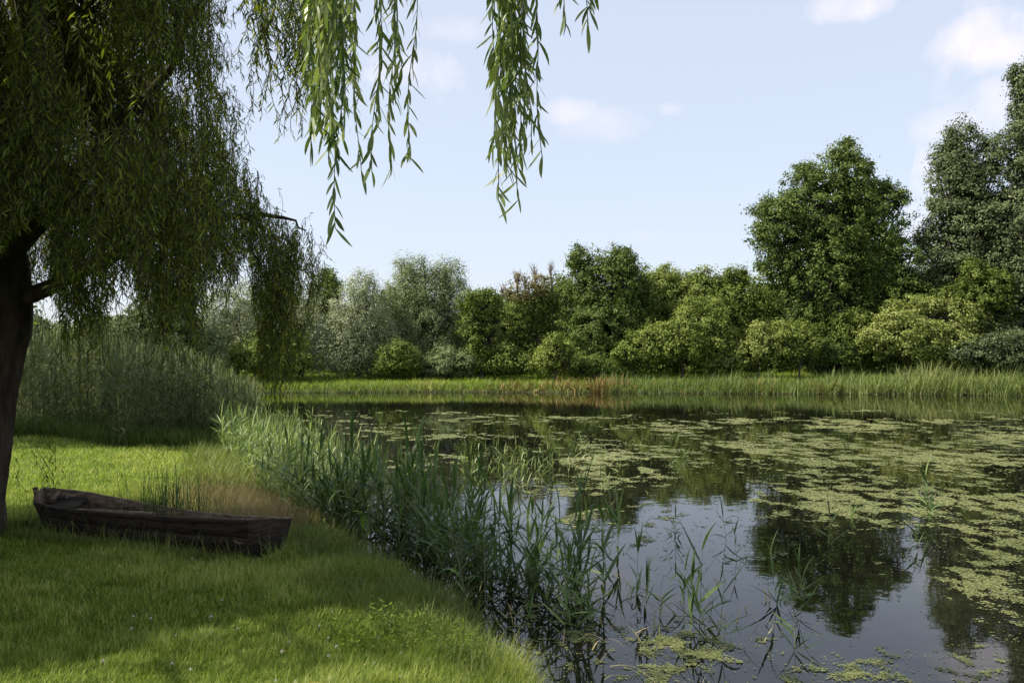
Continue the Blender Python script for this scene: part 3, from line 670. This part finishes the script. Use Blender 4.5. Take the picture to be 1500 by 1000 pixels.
def strands(mb, st, top, length, K, leafl, leafw, tint0, clip=True, prune=.93, segs=1, swing=.05, spread=(.5, 1.0), mar=14, stemr=.0025, wav=.03, cut=.27):
    """hanging twigs with alternating narrow leaves; top (S,3)"""
    S = len(top); s = np.linspace(0, 1, K)
    a = U(0, 6.28, S); sw = rng.normal(0, swing, S)*length; ph = U(0, 6.28, S)
    X = top[:, 0, None]+(np.cos(a)*sw)[:, None]*s[None]**.6+wav*np.sin(s[None]*7+ph[:, None])+wav*.6*np.sin(s[None]*19+2*ph[:, None])
    Y = top[:, 1, None]+(np.sin(a)*sw)[:, None]*s[None]**.6+wav*np.cos(s[None]*6+ph[:, None])
    Z = top[:, 2, None]-length[:, None]*s[None]
    Pp = np.stack([X, Y, Z], -1)
    ok = Z > .75+0*Z
    if clip:
        px, py = proj(Pp); m1 = (rng.normal(-.6, 1, S)*mar*1.9)[:, None]+135*(vnoise(px/24, px*0, 9)-.55); m2 = (-np.abs(rng.normal(0, 1, S))*mar*1.35+12+26*(rng.random(S) < .1))[:, None]+44*(vnoise(py/22, py*0, 8)-.5)
        vis = Pp[..., 1] > .6
        good = (~vis) | ((py < np.interp(px, XB, YB)+m1) & (px < np.interp(py, YR, XR)+m2)) | (px < -40) | (py < -40)
        ok &= good
        # keep only the run above the first violation
        ok = np.cumprod(ok, 1).astype(bool)
    pr = lit_ground(Pp) & (rng.random(S)[:, None] < prune)  # crown shaped for the light: leaves dropped where they would shade sunlit ground
    if clip:
        gaps = fbm(Pp[..., 0]*1.3+Pp[..., 1]*.9, Pp[..., 2]*1.0, 77, 3); pr |= (gaps < cut)
        pr |= (px > -60) & (py > -90) & (Pp[..., 1] < 7.0) & (Pp[..., 1] > .5)
        px, py = proj(Pp); pr |= (px < 78-.06*(py-300)) & (px > -80) & (py > 345+110*(vnoise(px/17, py/60, 15)-.5)) & (Pp[..., 1] < 10.5) & (Pp[..., 1] > .5)
    ok &= ~pr
    keep = ok.reshape(-1); pts = Pp.reshape(-1, 3)[keep]
    sid = np.repeat(np.arange(S), K)[keep]
    n = len(pts)
    if n == 0: return 0
    az = U(0, 6.28, n)
    ti = np.clip(tint0+rng.normal(0, .16, S)[sid]+rng.normal(0, .18, n), 0, 1)
    th = U(math.pi-spread[1], math.pi-spread[0], n)
    ribbon(mb, pts, az, leafl*U(.7, 1.2, n), leafw*U(.7, 1.2, n), th, U(-.3, .7, n), ti, segs if segs > 1 else 2, U(-1.2, 1.2, n), 'leaf')
    if st is not None:
        hv = ok[:, :-1] & ok[:, 1:]
        A_ = Pp[:, :-1][hv]; B_ = Pp[:, 1:][hv]; m = len(A_)
        e = np.array([stemr, 0, 0]); e2 = np.array([0, stemr, 0])
        V_ = np.stack([A_-e, A_+e, B_+e, B_-e, A_-e2, A_+e2, B_+e2, B_-e2], 1).reshape(-1, 3)
        Fq = (np.array([[0, 1, 2, 3], [4, 5, 6, 7]])[None]+(np.arange(m)*8)[:, None, None]).reshape(-1, 4)
        st.add(V_, Fq, .3)
    return n
cw = MB(); stw = MB(); tot = 0
# visible curtains between trunk and boat, four overlapping depth layers
S = 6400; px = U(-160, 345, S); d = U(7.4, 13.2, S); py = U(-300, 420, S)
top = np.stack([(px-750)/F*d, d, CH+(HZ-py)/F*d], 1)
tot += strands(cw, stw, top, U(.7, 2.6, S), 46, .075, .0125, .46, mar=20, swing=.16, spread=(.15, 1.5), wav=.09, cut=.325)
S = 1500; px = U(-60, 100, S); d = U(10.9, 13.6, S); py = U(-100, 400, S)
top = np.stack([(px-750)/F*d, d, CH+(HZ-py)/F*d], 1)
tot += strands(cw, stw, top, U(.7, 2.2, S), 40, .08, .013, .5, mar=18, swing=.16, spread=(.15, 1.5), wav=.07, cut=.2, prune=.35)
# curtain hanging from the long low limb
S = 330; px = U(300, 470, S); d = rng.normal(10.1, .35, S); py = np.interp(px, [300, 330, 352, 380, 400, 455, 470], [120, 140, 190, 250, 288, 305, 325])+U(-16, 80, S)
top = np.stack([(px-750)/F*d, d, CH+(HZ-py)/F*d], 1)
tot += strands(cw, stw, top, U(.5, 2.3, S), 46, .085, .0125, .45, mar=14, swing=.14, spread=(.15, 1.5), wav=.06)
S = 60; px = U(378, 432, S); d = rng.normal(9.9, .3, S); py = U(320, 400, S)
top = np.stack([(px-750)/F*d, d, CH+(HZ-py)/F*d], 1)
tot += strands(cw, stw, top, U(.8, 1.7, S), 46, .085, .0125, .45, mar=16, swing=.12, spread=(.15, 1.5), wav=.06)
# leafy crown beyond the frame, all round the limbs
S = 6500; idx = rng.integers(0, len(lc), S); top = np.array([lc[i][rng.integers(len(lc[i])//3, len(lc[i]))] for i in idx])+rng.normal(0, [.75, .75, .35], (S, 3))
tot += strands(cw, stw, top, U(1.0, 4.0, S), 44, .11, .016, .5, mar=16)
S = 7000; top = np.stack([U(-11.5, -4.2, S), U(5.0, 11.2, S), U(6.0, 9.2, S)], 1)  # extra strands out of view, added to deepen the shade on the lawn
tot += strands(cw, stw, top, U(1.0, 3.6, S), 40, .12, .026, .5, mar=18)
# low twigs beside the trunk foot
for (px, py, d, L_) in ((35, 660, 9.3, .35), (60, 655, 9.2, .5), (85, 672, 9.2, .3), (25, 700, 9.1, .55), (72, 668, 9.3, .35), (48, 690, 9.2, .4)):
    tot += strands(cw, stw, P(px, py-30, d)[None], np.array([L_+.2]), 14, .07, .012, .2, clip=False, prune=0, swing=.35)
# mid-distance wisps between the crown and the bright near curtain
def wisps(n, x0, x1, b0, b1, d0, d1, tint=.35):
    px = U(x0, x1, n); d = U(d0, d1, n); pb = U(b0, b1, n); top = np.stack([(px-750)/F*d, d, CH+(HZ+90)/F*d], 1)
    L_ = (pb+90)/F*d
    return strands(cw, stw, top, L_, 60, .08, .0125, tint, clip=False, prune=.0, swing=.04)
tot += wisps(16, 352, 400, 20, 130, 6.6, 7.4); tot += wisps(7, 356, 400, 110, 180, 6.6, 7.4, .6); tot += wisps(26, 398, 452, 60, 150, 6.4, 7.2); tot += wisps(9, 405, 455, 140, 208, 6.6, 7.2, .5)
tot += wisps(34, 450, 520, 40, 170, 5.6, 6.8, .35)
print('willow leaves', tot)
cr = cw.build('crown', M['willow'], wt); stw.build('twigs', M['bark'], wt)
# bright close branches
def near_bundle(lst, label):
    a = MB(); s = MB()
    for (px, pb, d, K_) in lst:
        K_ = U(.8, 1.2, 1)[0]
        x0 = (px-750)/F*d; ztop = 5.3; zb = CH+(HZ-pb)/F*d; L_ = ztop-zb
        strands(a, s, np.array([[x0, d, ztop]]), np.array([L_]), int(L_/.024), .092, .0145, .5, clip=False, prune=0, segs=5, swing=.009, wav=.016, spread=(.15, .85), stemr=.0018)
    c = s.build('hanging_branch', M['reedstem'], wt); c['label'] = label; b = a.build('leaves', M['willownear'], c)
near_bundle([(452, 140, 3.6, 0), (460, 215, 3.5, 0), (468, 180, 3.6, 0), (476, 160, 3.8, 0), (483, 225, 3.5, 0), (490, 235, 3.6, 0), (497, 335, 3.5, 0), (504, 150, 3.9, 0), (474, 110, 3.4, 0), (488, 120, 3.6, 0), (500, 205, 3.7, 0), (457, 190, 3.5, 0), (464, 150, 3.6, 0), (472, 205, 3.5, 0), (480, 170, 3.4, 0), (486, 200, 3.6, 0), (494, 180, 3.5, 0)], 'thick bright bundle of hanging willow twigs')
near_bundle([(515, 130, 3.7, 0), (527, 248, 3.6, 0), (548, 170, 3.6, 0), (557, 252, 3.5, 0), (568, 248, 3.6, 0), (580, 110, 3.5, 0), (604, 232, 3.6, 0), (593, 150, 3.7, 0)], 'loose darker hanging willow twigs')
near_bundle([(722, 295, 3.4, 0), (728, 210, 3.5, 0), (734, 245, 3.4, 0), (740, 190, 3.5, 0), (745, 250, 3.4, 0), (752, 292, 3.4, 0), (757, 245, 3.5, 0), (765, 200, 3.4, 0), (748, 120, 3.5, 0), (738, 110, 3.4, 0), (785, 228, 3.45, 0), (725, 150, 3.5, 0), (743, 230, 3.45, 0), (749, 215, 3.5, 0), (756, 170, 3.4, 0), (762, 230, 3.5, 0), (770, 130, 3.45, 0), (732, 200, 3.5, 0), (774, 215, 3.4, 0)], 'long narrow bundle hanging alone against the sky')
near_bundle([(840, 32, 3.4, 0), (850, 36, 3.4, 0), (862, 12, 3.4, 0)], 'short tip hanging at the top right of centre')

# ------------------------------------------------------------ trees on the far bank
def crown(mb, lobes, D, puff, leaf, dens, drop=0.0, upright=0.0, asp=.8, fill=.3, tint=.45, twigs=None, ragged=.18):
    for (cx, cy, rx, ry, dz) in lobes:
        c = P(cx, cy, D+dz); rX = rx*(D+dz)/F; rZ = ry*(D+dz)/F; rY = min(rX, rZ*1.3)*.95
        area = 4*math.pi*((rX*rY)**1.6/3+(rX*rZ)**1.6/3+(rY*rZ)**1.6/3)**(1/1.6)
        n = max(12, int(1.35*dens*area/(puff*puff)))
        u = rng.normal(0, 1, (n, 3)); u /= np.linalg.norm(u, axis=1)[:, None]
        q = rng.random(n); r = np.where(rng.random(n) < fill, q**.5*.8, .8+.27*q)
        r *= 1+ragged*(vnoise(u[:, 0]*3+cx, u[:, 2]*3+u[:, 1]*3+cy, 3)-.5)*2
        pc = c+u*r[:, None]*[rX, rY, rZ]
        pc = pc[pc[:, 2] > .6]; n = len(pc); uu = (pc-c)/np.linalg.norm(pc-c, axis=1)[:, None]
        k = int(2.4*(puff/leaf)**2)+8
        pr = puff*U(.55, 1.3, n)
        off = rng.normal(0, .37, (n, k, 3))*pr[:, None, None]*[1, 1, .75+upright]
        if upright: off[..., :2] += 0; 
        L_ = pc[:, None]+off
        m = n*k; L_ = L_.reshape(-1, 3)
        nor = rng.normal(0, .5, (m, 3))+np.repeat(uu, k, 0)*.8+off.reshape(-1, 3)/puff*1.0+[0, 0, .35]
        nor /= np.linalg.norm(nor, axis=1)[:, None]
        tdir = np.cross(nor, rng.normal(0, 1, (m, 3))); 
        if upright: tdir = tdir/np.linalg.norm(tdir, axis=1)[:, None]+np.array([0, 0, 1.0])*upright*2; tdir -= nor*(tdir*nor).sum(1)[:, None]
        if drop: tdir = tdir/np.linalg.norm(tdir, axis=1)[:, None]-np.array([0, 0, 1.0])*drop; tdir -= nor*(tdir*nor).sum(1)[:, None]
        tdir /= np.linalg.norm(tdir, axis=1)[:, None]; b = np.cross(nor, tdir)
        s = leaf*U(.55, 1.25, m)
        tt = tdir*(s*.5)[:, None]; bb = b*(s*.5*asp)[:, None]; fold = nor*(s*.12)[:, None]
        V = np.stack([L_-tt, L_+bb-fold+tt*.1, L_+tt, L_-bb-fold+tt*.1], 1).reshape(-1, 3)
        ti = np.clip(tint+np.repeat(rng.normal(0, .13, n), k)+rng.normal(0, .15, m), 0, 1)
        mb.add(V, np.arange(m*4).reshape(-1, 4), np.repeat(ti, 4))
        if twigs is not None and n > 6:
            twigs.append(pc[rng.integers(0, n, 9)])
def ragged_lobes(lobes, n=3, full=False):
    res = []
    for (cx, cy, rx, ry, dz) in lobes:
        f = .88 if len(lobes) < 7 else .95
        if full: res.append((cx, cy, rx*1.14, ry*1.08, dz)); continue
        res.append((cx, cy, rx*f, ry*f, dz))
        for _ in range(n):
            a = random.uniform(-.4, math.pi+.4); k = random.uniform(.3, .55)
            res.append((cx+math.cos(a)*rx*.72, cy-math.sin(a)*ry*.72, rx*k, ry*k, dz+random.uniform(-1, 1)))
    return res
def tree(name, label, base_px, D, lobes, mat, puff=.75, leaf=.17, dens=.9, trunk_r=.22, group=None, bark='bark2', tops=None, extra=None, cat='tree', **kw):
    gx = (base_px-750)/F*D; gz = float(hgt(np.array([gx]), np.array([D]))[0])
    t = thing(name, label, cat, (gx, D, gz), group)
    lobes = ragged_lobes(lobes, 3 if len(lobes) < 7 else 2, 'willow' in name)
    c = MB(); tw = []; crown(c, lobes, D, puff, leaf, dens, twigs=tw, **kw)
    if extra:
        for (lb, m2, kk) in extra:
            e = MB(); crown(e, lb, D, kk.get('puff', .6), kk.get('leaf', leaf), kk.get('dens', .7), **{a: b for a, b in kk.items() if a not in ('puff', 'leaf', 'dens', 'label')})
            o = e.build('withered_foliage' if m2 is M['brown'] else 'foliage', m2, t)
            if 'label' in kk: o['label'] = kk['label']
    tm = MB(); ctr = np.array([P(l[0], l[1], D+l[4]) for l in lobes]); zt = max(ctr[:, 2])
    b = np.array([gx, D, gz-.1]); cm = ctr[np.argmax(ctr[:, 2])]
    stemp = spline([b, b+[.1, 0, (zt-gz)*.35], (b+cm)/2+[0, 0, (zt-gz)*.15], cm], 9)
    tube(tm, stemp, np.linspace(trunk_r*1.2, trunk_r*.25, 9), 8, rough=.1)
    for grp in tw:
        for e in grp:
            j = random.randint(2, 7); p0 = stemp[j]
            q = spline([p0, p0*.45+e*.55+[0, 0, -.3], e], 6); tube(tm, q, np.linspace(trunk_r*.35, .02, 6), 5)
    if tops:
        for (x0, y0, hh, cnt) in tops:      # bare dead twigs standing out of the crown
            p0 = P(x0, y0, D)
            for _ in range(cnt):
                a = random.uniform(0, 6.28); s_ = random.uniform(.1, .45)*hh
                e = p0+[math.cos(a)*s_, math.sin(a)*s_, hh*random.uniform(.5, 1.05)]
                q = spline([p0-[0, 0, 1.0], p0*.6+e*.4+[0, 0, -.1], e], 5); tube(tm, q, np.linspace(.05, .012, 5), 4)
                for _k in range(4):
                    w0 = q[random.randint(2, 3)]; a = random.uniform(0, 6.28); e2 = w0+[math.cos(a)*.35, math.sin(a)*.35, random.uniform(.25, .8)]
                    tube(tm, [w0, (w0+e2)/2, e2], [.02, .014, .008], 3)
    tm.build('trunk', M['twig'] if tops else M[bark], t, smooth=True); c.build('crown', mat, t)
    return t
FT = 'trees along the far bank'
tree('silver_willow', 'rounded silver willow reaching the grass, left of the two peaked willow', 525, 64, [(528, 455, 36, 50, 0), (512, 500, 36, 46, -1), (550, 505, 34, 42, 0), (533, 425, 18, 24, 0), (505, 525, 26, 24, -1)], M['silver'], .6, .16, 1.0, upright=.6, asp=.45, group=FT)
tree('grey_willow', 'large grey green willow with two feathery peaks left of the yellow green ivy tree', 630, 67, [(612, 440, 46, 50, 0), (650, 445, 42, 46, 1), (603, 402, 24, 24, 0), (655, 404, 22, 24, 0), (628, 495, 58, 46, 0), (585, 470, 30, 45, 0), (672, 480, 24, 50, 1), (605, 520, 40, 28, -1)], M['sgreen'], .65, .17, 1.0, upright=.6, asp=.45, group=FT)
tree('ivy_tree', 'slim yellow green ivy covered tree standing beside the grey willow', 705, 63, [(703, 447, 26, 27, 0), (690, 480, 22, 26, 0), (712, 500, 22, 34, 0), (722, 455, 16, 20, 0), (700, 525, 20, 22, 0)], M['lime'], .5, .16, .85, tint=.25, group=FT)
tree('withered_tree', 'half dead tree with bare twigs on top and browned leaves', 765, 68, [(760, 465, 42, 40, 0), (790, 450, 30, 34, 0), (745, 505, 36, 36, 0), (790, 505, 36, 36, 0)], M['mid'], .6, .17, .9, tint=.4, tops=[(758, 418, 1.1, 8), (785, 412, 1.5, 7), (808, 408, 1.2, 7), (735, 432, 1.0, 4), (770, 420, 1.0, 6)], extra=[([(765, 425, 26, 22, -1), (790, 420, 20, 18, -1)], M['brown'], dict(dens=.45, label='browned withered leaves at the top'))], group=FT)
tree('maple_tree', 'dark green maple with a leaning left peak in the middle of the far bank', 880, 66, [(890, 425, 58, 52, 0), (858, 388, 24, 32, 0), (898, 385, 30, 26, 0), (880, 480, 56, 48, -1), (930, 440, 30, 46, 1), (895, 520, 44, 28, -1), (848, 450, 26, 45, 1)], M['maple'], .65, .18, .8, ragged=.35, group=FT)
tree('light_bush', 'small yellow green bush in front of the dark maple and withered tree', 812, 61, [(815, 510, 24, 20, 0), (805, 530, 22, 16, 0), (830, 528, 18, 16, 0)], M['lime'], .45, .15, .9, tint=.55, group='bushes along the far bank', cat='bush', trunk_r=.08)
tree('hazel_tree', 'mid green broad tree just right of the dark middle maple', 990, 69, [(990, 440, 48, 44, 0), (965, 425, 28, 32, 0), (1030, 435, 36, 36, 0), (1000, 490, 60, 44, 0)], M['mid'], .65, .18, .9, tint=.6, group=FT)
tree('aspen_tree', 'light feathery topped tree just left of the biggest dark maple', 1080, 68, [(1078, 440, 34, 40, 0), (1078, 408, 15, 22, 0), (1060, 480, 44, 46, 0), (1110, 470, 30, 40, 0)], M['lime'], .6, .17, .9, tint=.25, upright=.3, group=FT)
tree('elder_bush', 'yellow green elder bush low below the broad mid green tree', 1000, 62, [(1010, 490, 52, 36, 0), (965, 505, 30, 30, 0), (1045, 500, 36, 36, 0), (1035, 460, 34, 26, 1)], M['lime'], .55, .16, .85, tint=.42, group='bushes along the far bank', cat='bush', trunk_r=.1)
tree('hawthorn_bush', 'paler green bush below the left side of the biggest maple', 1110, 62, [(1108, 505, 34, 32, 0), (1140, 500, 26, 32, 0), (1090, 520, 26, 22, 0)], M['mid'], .5, .16, .85, tint=.75, group='bushes along the far bank', cat='bush', trunk_r=.1)
tree('golden_bush', 'small golden green bush under the biggest maple beside its dark hollow', 1170, 62, [(1168, 495, 24, 26, 0), (1185, 508, 18, 20, 0), (1160, 520, 20, 18, 0)], M['lime'], .45, .15, .8, tint=.45, group='bushes along the far bank', cat='bush', trunk_r=.08)
tree('big_maple', 'biggest dark maple with a pointed top, free standing against the sky', 1220, 67, [(1215, 330, 92, 62, 0), (1150, 335, 48, 46, 0), (1285, 325, 38, 52, 0), (1235, 265, 56, 42, 0), (1240, 228, 20, 24, 0), (1180, 268, 34, 26, 0), (1135, 300, 28, 22, 0), (1300, 290, 26, 24, 0), (1210, 400, 84, 54, 0), (1140, 400, 32, 44, 1), (1270, 400, 44, 44, 1), (1220, 460, 66, 48, 1)], M['maple'], .7, .19, .62, fill=.3, trunk_r=.35, ragged=.5, group=FT)
tree('guelder_bush', 'broad light leaved bush below the gap between big maple and tall right trees', 1330, 62, [(1320, 490, 52, 32, 0), (1285, 505, 28, 26, 0), (1360, 500, 40, 30, 0), (1340, 455, 40, 24, 1), (1400, 470, 36, 34, 1), (1410, 505, 30, 22, 0)], M['mid'], .6, .18, .85, tint=.78, group='bushes along the far bank', cat='bush', trunk_r=.12)
tree('poplar_tree', 'tall grey green poplar at the right with ragged top and sky gaps', 1420, 66, [(1400, 300, 40, 40, 0), (1450, 310, 46, 40, 0), (1395, 262, 42, 36, 0), (1412, 205, 24, 32, 0), (1450, 240, 34, 40, 0), (1385, 235, 24, 22, 0), (1430, 330, 62, 44, 0), (1400, 390, 52, 44, 0), (1450, 420, 60, 60, 1), (1370, 350, 28, 28, 1), (1430, 490, 60, 44, 1)], M['oak'], .75, .18, .85, fill=.35, trunk_r=.2, ragged=.42, group=FT)
tree('tall_poplar', 'tallest dark poplar cut by the right edge of the view', 1510, 64, [(1500, 118, 20, 34, 0), (1515, 155, 34, 50, 0), (1510, 230, 50, 56, 0), (1545, 190, 50, 70, 0), (1520, 320, 72, 60, 0), (1505, 400, 60, 56, 0), (1560, 420, 80, 90, 0), (1500, 480, 66, 60, 0)], M['oak'], .75, .18, .9, fill=.35, trunk_r=.25, ragged=.38, group=FT)
tree('far_right_tree', 'dark tree beyond the right edge behind the tallest poplar', 1640, 66, [(1640, 300, 90, 110, 0), (1650, 430, 100, 110, 0)], M['oak'], .9, .24, .7, group=FT)
# left of the silver willow, behind the willow curtain
tree('dark_alder', 'dark alder peeping over between the silver willows at the left', 478, 74, [(475, 430, 24, 32, 0), (488, 460, 22, 50, 0), (465, 500, 30, 50, 0)], M['maple'], .6, .18, .9, group=FT)
tree('pale_willow', 'pale silver willow seen just right of the hanging willow curtain', 440, 63, [(440, 455, 30, 32, 0), (425, 500, 34, 44, 0), (462, 500, 28, 44, 0)], M['silver'], .6, .16, .95, upright=.5, asp=.45, tint=.6, group=FT)
tree('pale_willow', 'pale silver willow seen just left of the low hanging willow curtain', 345, 62, [(345, 455, 44, 40, 0), (320, 500, 44, 44, 0), (375, 505, 36, 40, 0)], M['silver'], .6, .16, .95, upright=.5, asp=.45, tint=.5, group=FT)
tree('grey_bush_tree', 'grey green tree above the tall reed bed behind the curtain', 230, 58, [(240, 470, 56, 44, 0), (200, 500, 50, 40, 0), (280, 500, 40, 40, 0)], M['sgreen'], .65, .17, .9, tint=.35, group=FT)
tree('grey_bush_tree', 'grey green low tree near the trunk above the reed bed', 120, 56, [(115, 500, 50, 36, 0), (60, 505, 40, 44, 0), (160, 505, 40, 34, 0)], M['sgreen'], .65, .17, .9, tint=.4, group=FT)
tree('shade_tree', 'broad unseen tree added on the lawn to shade the tall reed bed', -215, 20.5, [(-225, 160, 165, 150, 0), (-205, 260, 150, 130, 1), (-250, 330, 150, 120, 0)], M['mid'], .6, .15, .7)  # out of view, added so its shadow darkens the front of the reed bed
tree('edge_tree', 'leafy tree left of the willow trunk beyond the lawn', -40, 50, [(-30, 440, 80, 90, 0), (-140, 420, 90, 110, 0)], M['mid'], .8, .22, .7, group=FT)
for (px, py, rx, ry, d_, mt, tn, lab) in [(585, 525, 30, 26, 62, 'mid', .4, 'low green bush at the foot of the grey willow'), (655, 530, 36, 24, 63, 'sgreen', .4, 'low grey green bush right under the grey willow'),
        (745, 530, 34, 22, 63, 'mid', .4, 'low dark bush between the ivy covered tree and the small yellow bush'), (880, 535, 44, 20, 62, 'mid', .3, 'low dark bush at the foot of the dark middle maple'),
        (930, 515, 26, 28, 62, 'lime', .35, 'low yellow bush just right of the dark middle maple'), (1225, 520, 40, 34, 64, 'maple', .3, 'dark bush in the hollow under the biggest maple'),
        (1250, 500, 30, 44, 65, 'mid', .4, 'green bush at the right foot of the biggest maple'), (1385, 525, 50, 22, 62, 'mid', .5, 'low bush in front of the poplar foot'), (1470, 515, 60, 34, 61, 'oak', .3, 'dark low bush at the right below the tallest poplar'),
        (1060, 528, 30, 20, 62, 'mid', .6, 'low green bush at the foot of the feathery topped tree'), (400, 520, 50, 34, 60, 'mid', .5, 'low green bush below the pale willows'), (1430, 450, 50, 60, 64, 'mid', .35, 'green bush tree leaning against the poplar')]:
    tree('bush', lab, px, d_, [(px, py, rx, ry, 0), (px-rx*.6, py+6, rx*.6, ry*.7, 0), (px+rx*.6, py+8, rx*.6, ry*.6, 0)], M[mt], .5, .16, .9, tint=tn, group='bushes along the far bank', cat='bush', trunk_r=.07)
m = MB()
for k in range(44):
    px = -420+k*52+random.uniform(-14, 14)
    if px > 380: crown(m, [(px+20, random.uniform(522, 534), random.uniform(30, 44), random.uniform(16, 30), 0)], random.uniform(65, 69), .6, .19, .8, tint=random.uniform(.1, .6), ragged=.4)
    crown(m, [(px, random.uniform(502, 516), random.uniform(34, 50), random.uniform(32, 46), 0)], random.uniform(73, 79), .9, .26, .8, tint=.25)
tag(m.build('undergrowth', M['mid']), 'dim thicket of undergrowth filling the gaps behind the far bank trees', 'undergrowth', kind='stuff')
# a second row closes the gaps
for i, (px, cy, rx, ry, mt, lab) in enumerate([(180, 500, 90, 40, 'mid', 'dim tree of the back row behind the reed bed'), (400, 480, 90, 60, 'maple', 'dark tree of the back row behind the pale willows'), (570, 480, 70, 55, 'maple', 'dark tree of the back row behind the silver willow'),
        (730, 480, 70, 50, 'maple', 'dark tree of the back row behind the ivy covered tree'), (820, 470, 60, 60, 'mid', 'green tree of the back row behind the withered tree'), (960, 455, 70, 62, 'mid', 'green tree of the back row behind the middle maple'),
        (1080, 465, 80, 62, 'mid', 'green tree of the back row behind the feathery one'), (1200, 440, 90, 95, 'maple', 'dark tree of the back row filling under the big maple'), (1335, 420, 70, 90, 'maple', 'dark tree of the back row behind the gap at the right'),
        (1450, 420, 90, 110, 'maple', 'dark tree of the back row behind the poplars'), (1580, 430, 90, 100, 'maple', 'dark tree of the back row past the right edge')]):
    tree('background_tree', lab, px, 82, [(px, cy, rx, ry, 0), (px, cy+35, rx*.9, ry*.7, 0)], M[mt], .95, .26, .8, tint=.3, group='trees of the back row')

# ------------------------------------------------------------ small things on the lawn
def clover():
    m = MB(); n = 26
    ribbon(m, np.tile([[0, 0, .045]], (n, 1))+rng.normal(0, .001, (n, 3)), U(0, 6.28, n), .013, .005, U(.1, 1.9, n), .2, U(.4, 1, n), 2, None, 'leaf')
    tube(m, [(0, 0, 0), (.004, 0, .025), (0, 0, .047)], .0015, 4, tint=.1); return m.mesh('clover_flower')
M['clover'] = leafmat('clover_petals', [(0.12, 0.16, 0.06), (0.5, 0.46, 0.42), (0.68, 0.64, 0.60), (0.7, 0.62, 0.60)], .3, .6, .2, (1, 1, 1))
cm_ = clover(); cm_.materials.append(M['clover'])
spots = []
while len(spots) < 46:
    px = random.uniform(120, 720); py = random.uniform(800, 995); x, y = G(px, py, .5)
    if float(inland(np.array([x]), np.array([y]))[0]) > .35: spots.append((x, y))
for (x, y) in spots:
    o = bpy.data.objects.new('clover_flower', cm_); COL.objects.link(o); o.location = (x, y, float(hgt(np.array([x]), np.array([y]))[0])+.015)
    o.rotation_euler = (random.gauss(0, .2), random.gauss(0, .2), random.uniform(0, 6)); o.scale = (1.1,)*3
    tag(o, 'small white clover flower head in the short lawn grass', 'flower', 'white clover flowers in the lawn')
M['yleaf'] = leafmat('fallen_leaf', [(0.5, 0.30, 0.05), (0.62, 0.40, 0.08), (0.6, 0.4, 0.1), (0.6, 0.4, 0.1)], .2, .5, .3, (1, 1, .6))
x, y = G(460, 976, .5); m = MB(); z = float(hgt(np.array([x]), np.array([y]))[0])
ribbon(m, np.array([[x-.04, y, z+.062]]), 0.1, .085, .026, 1.5, .3, .6, 6, None, 'leaf')
tag(m.build('fallen_leaf', M['yleaf']), 'yellow fallen leaf lying on the front of the lawn', 'leaf')
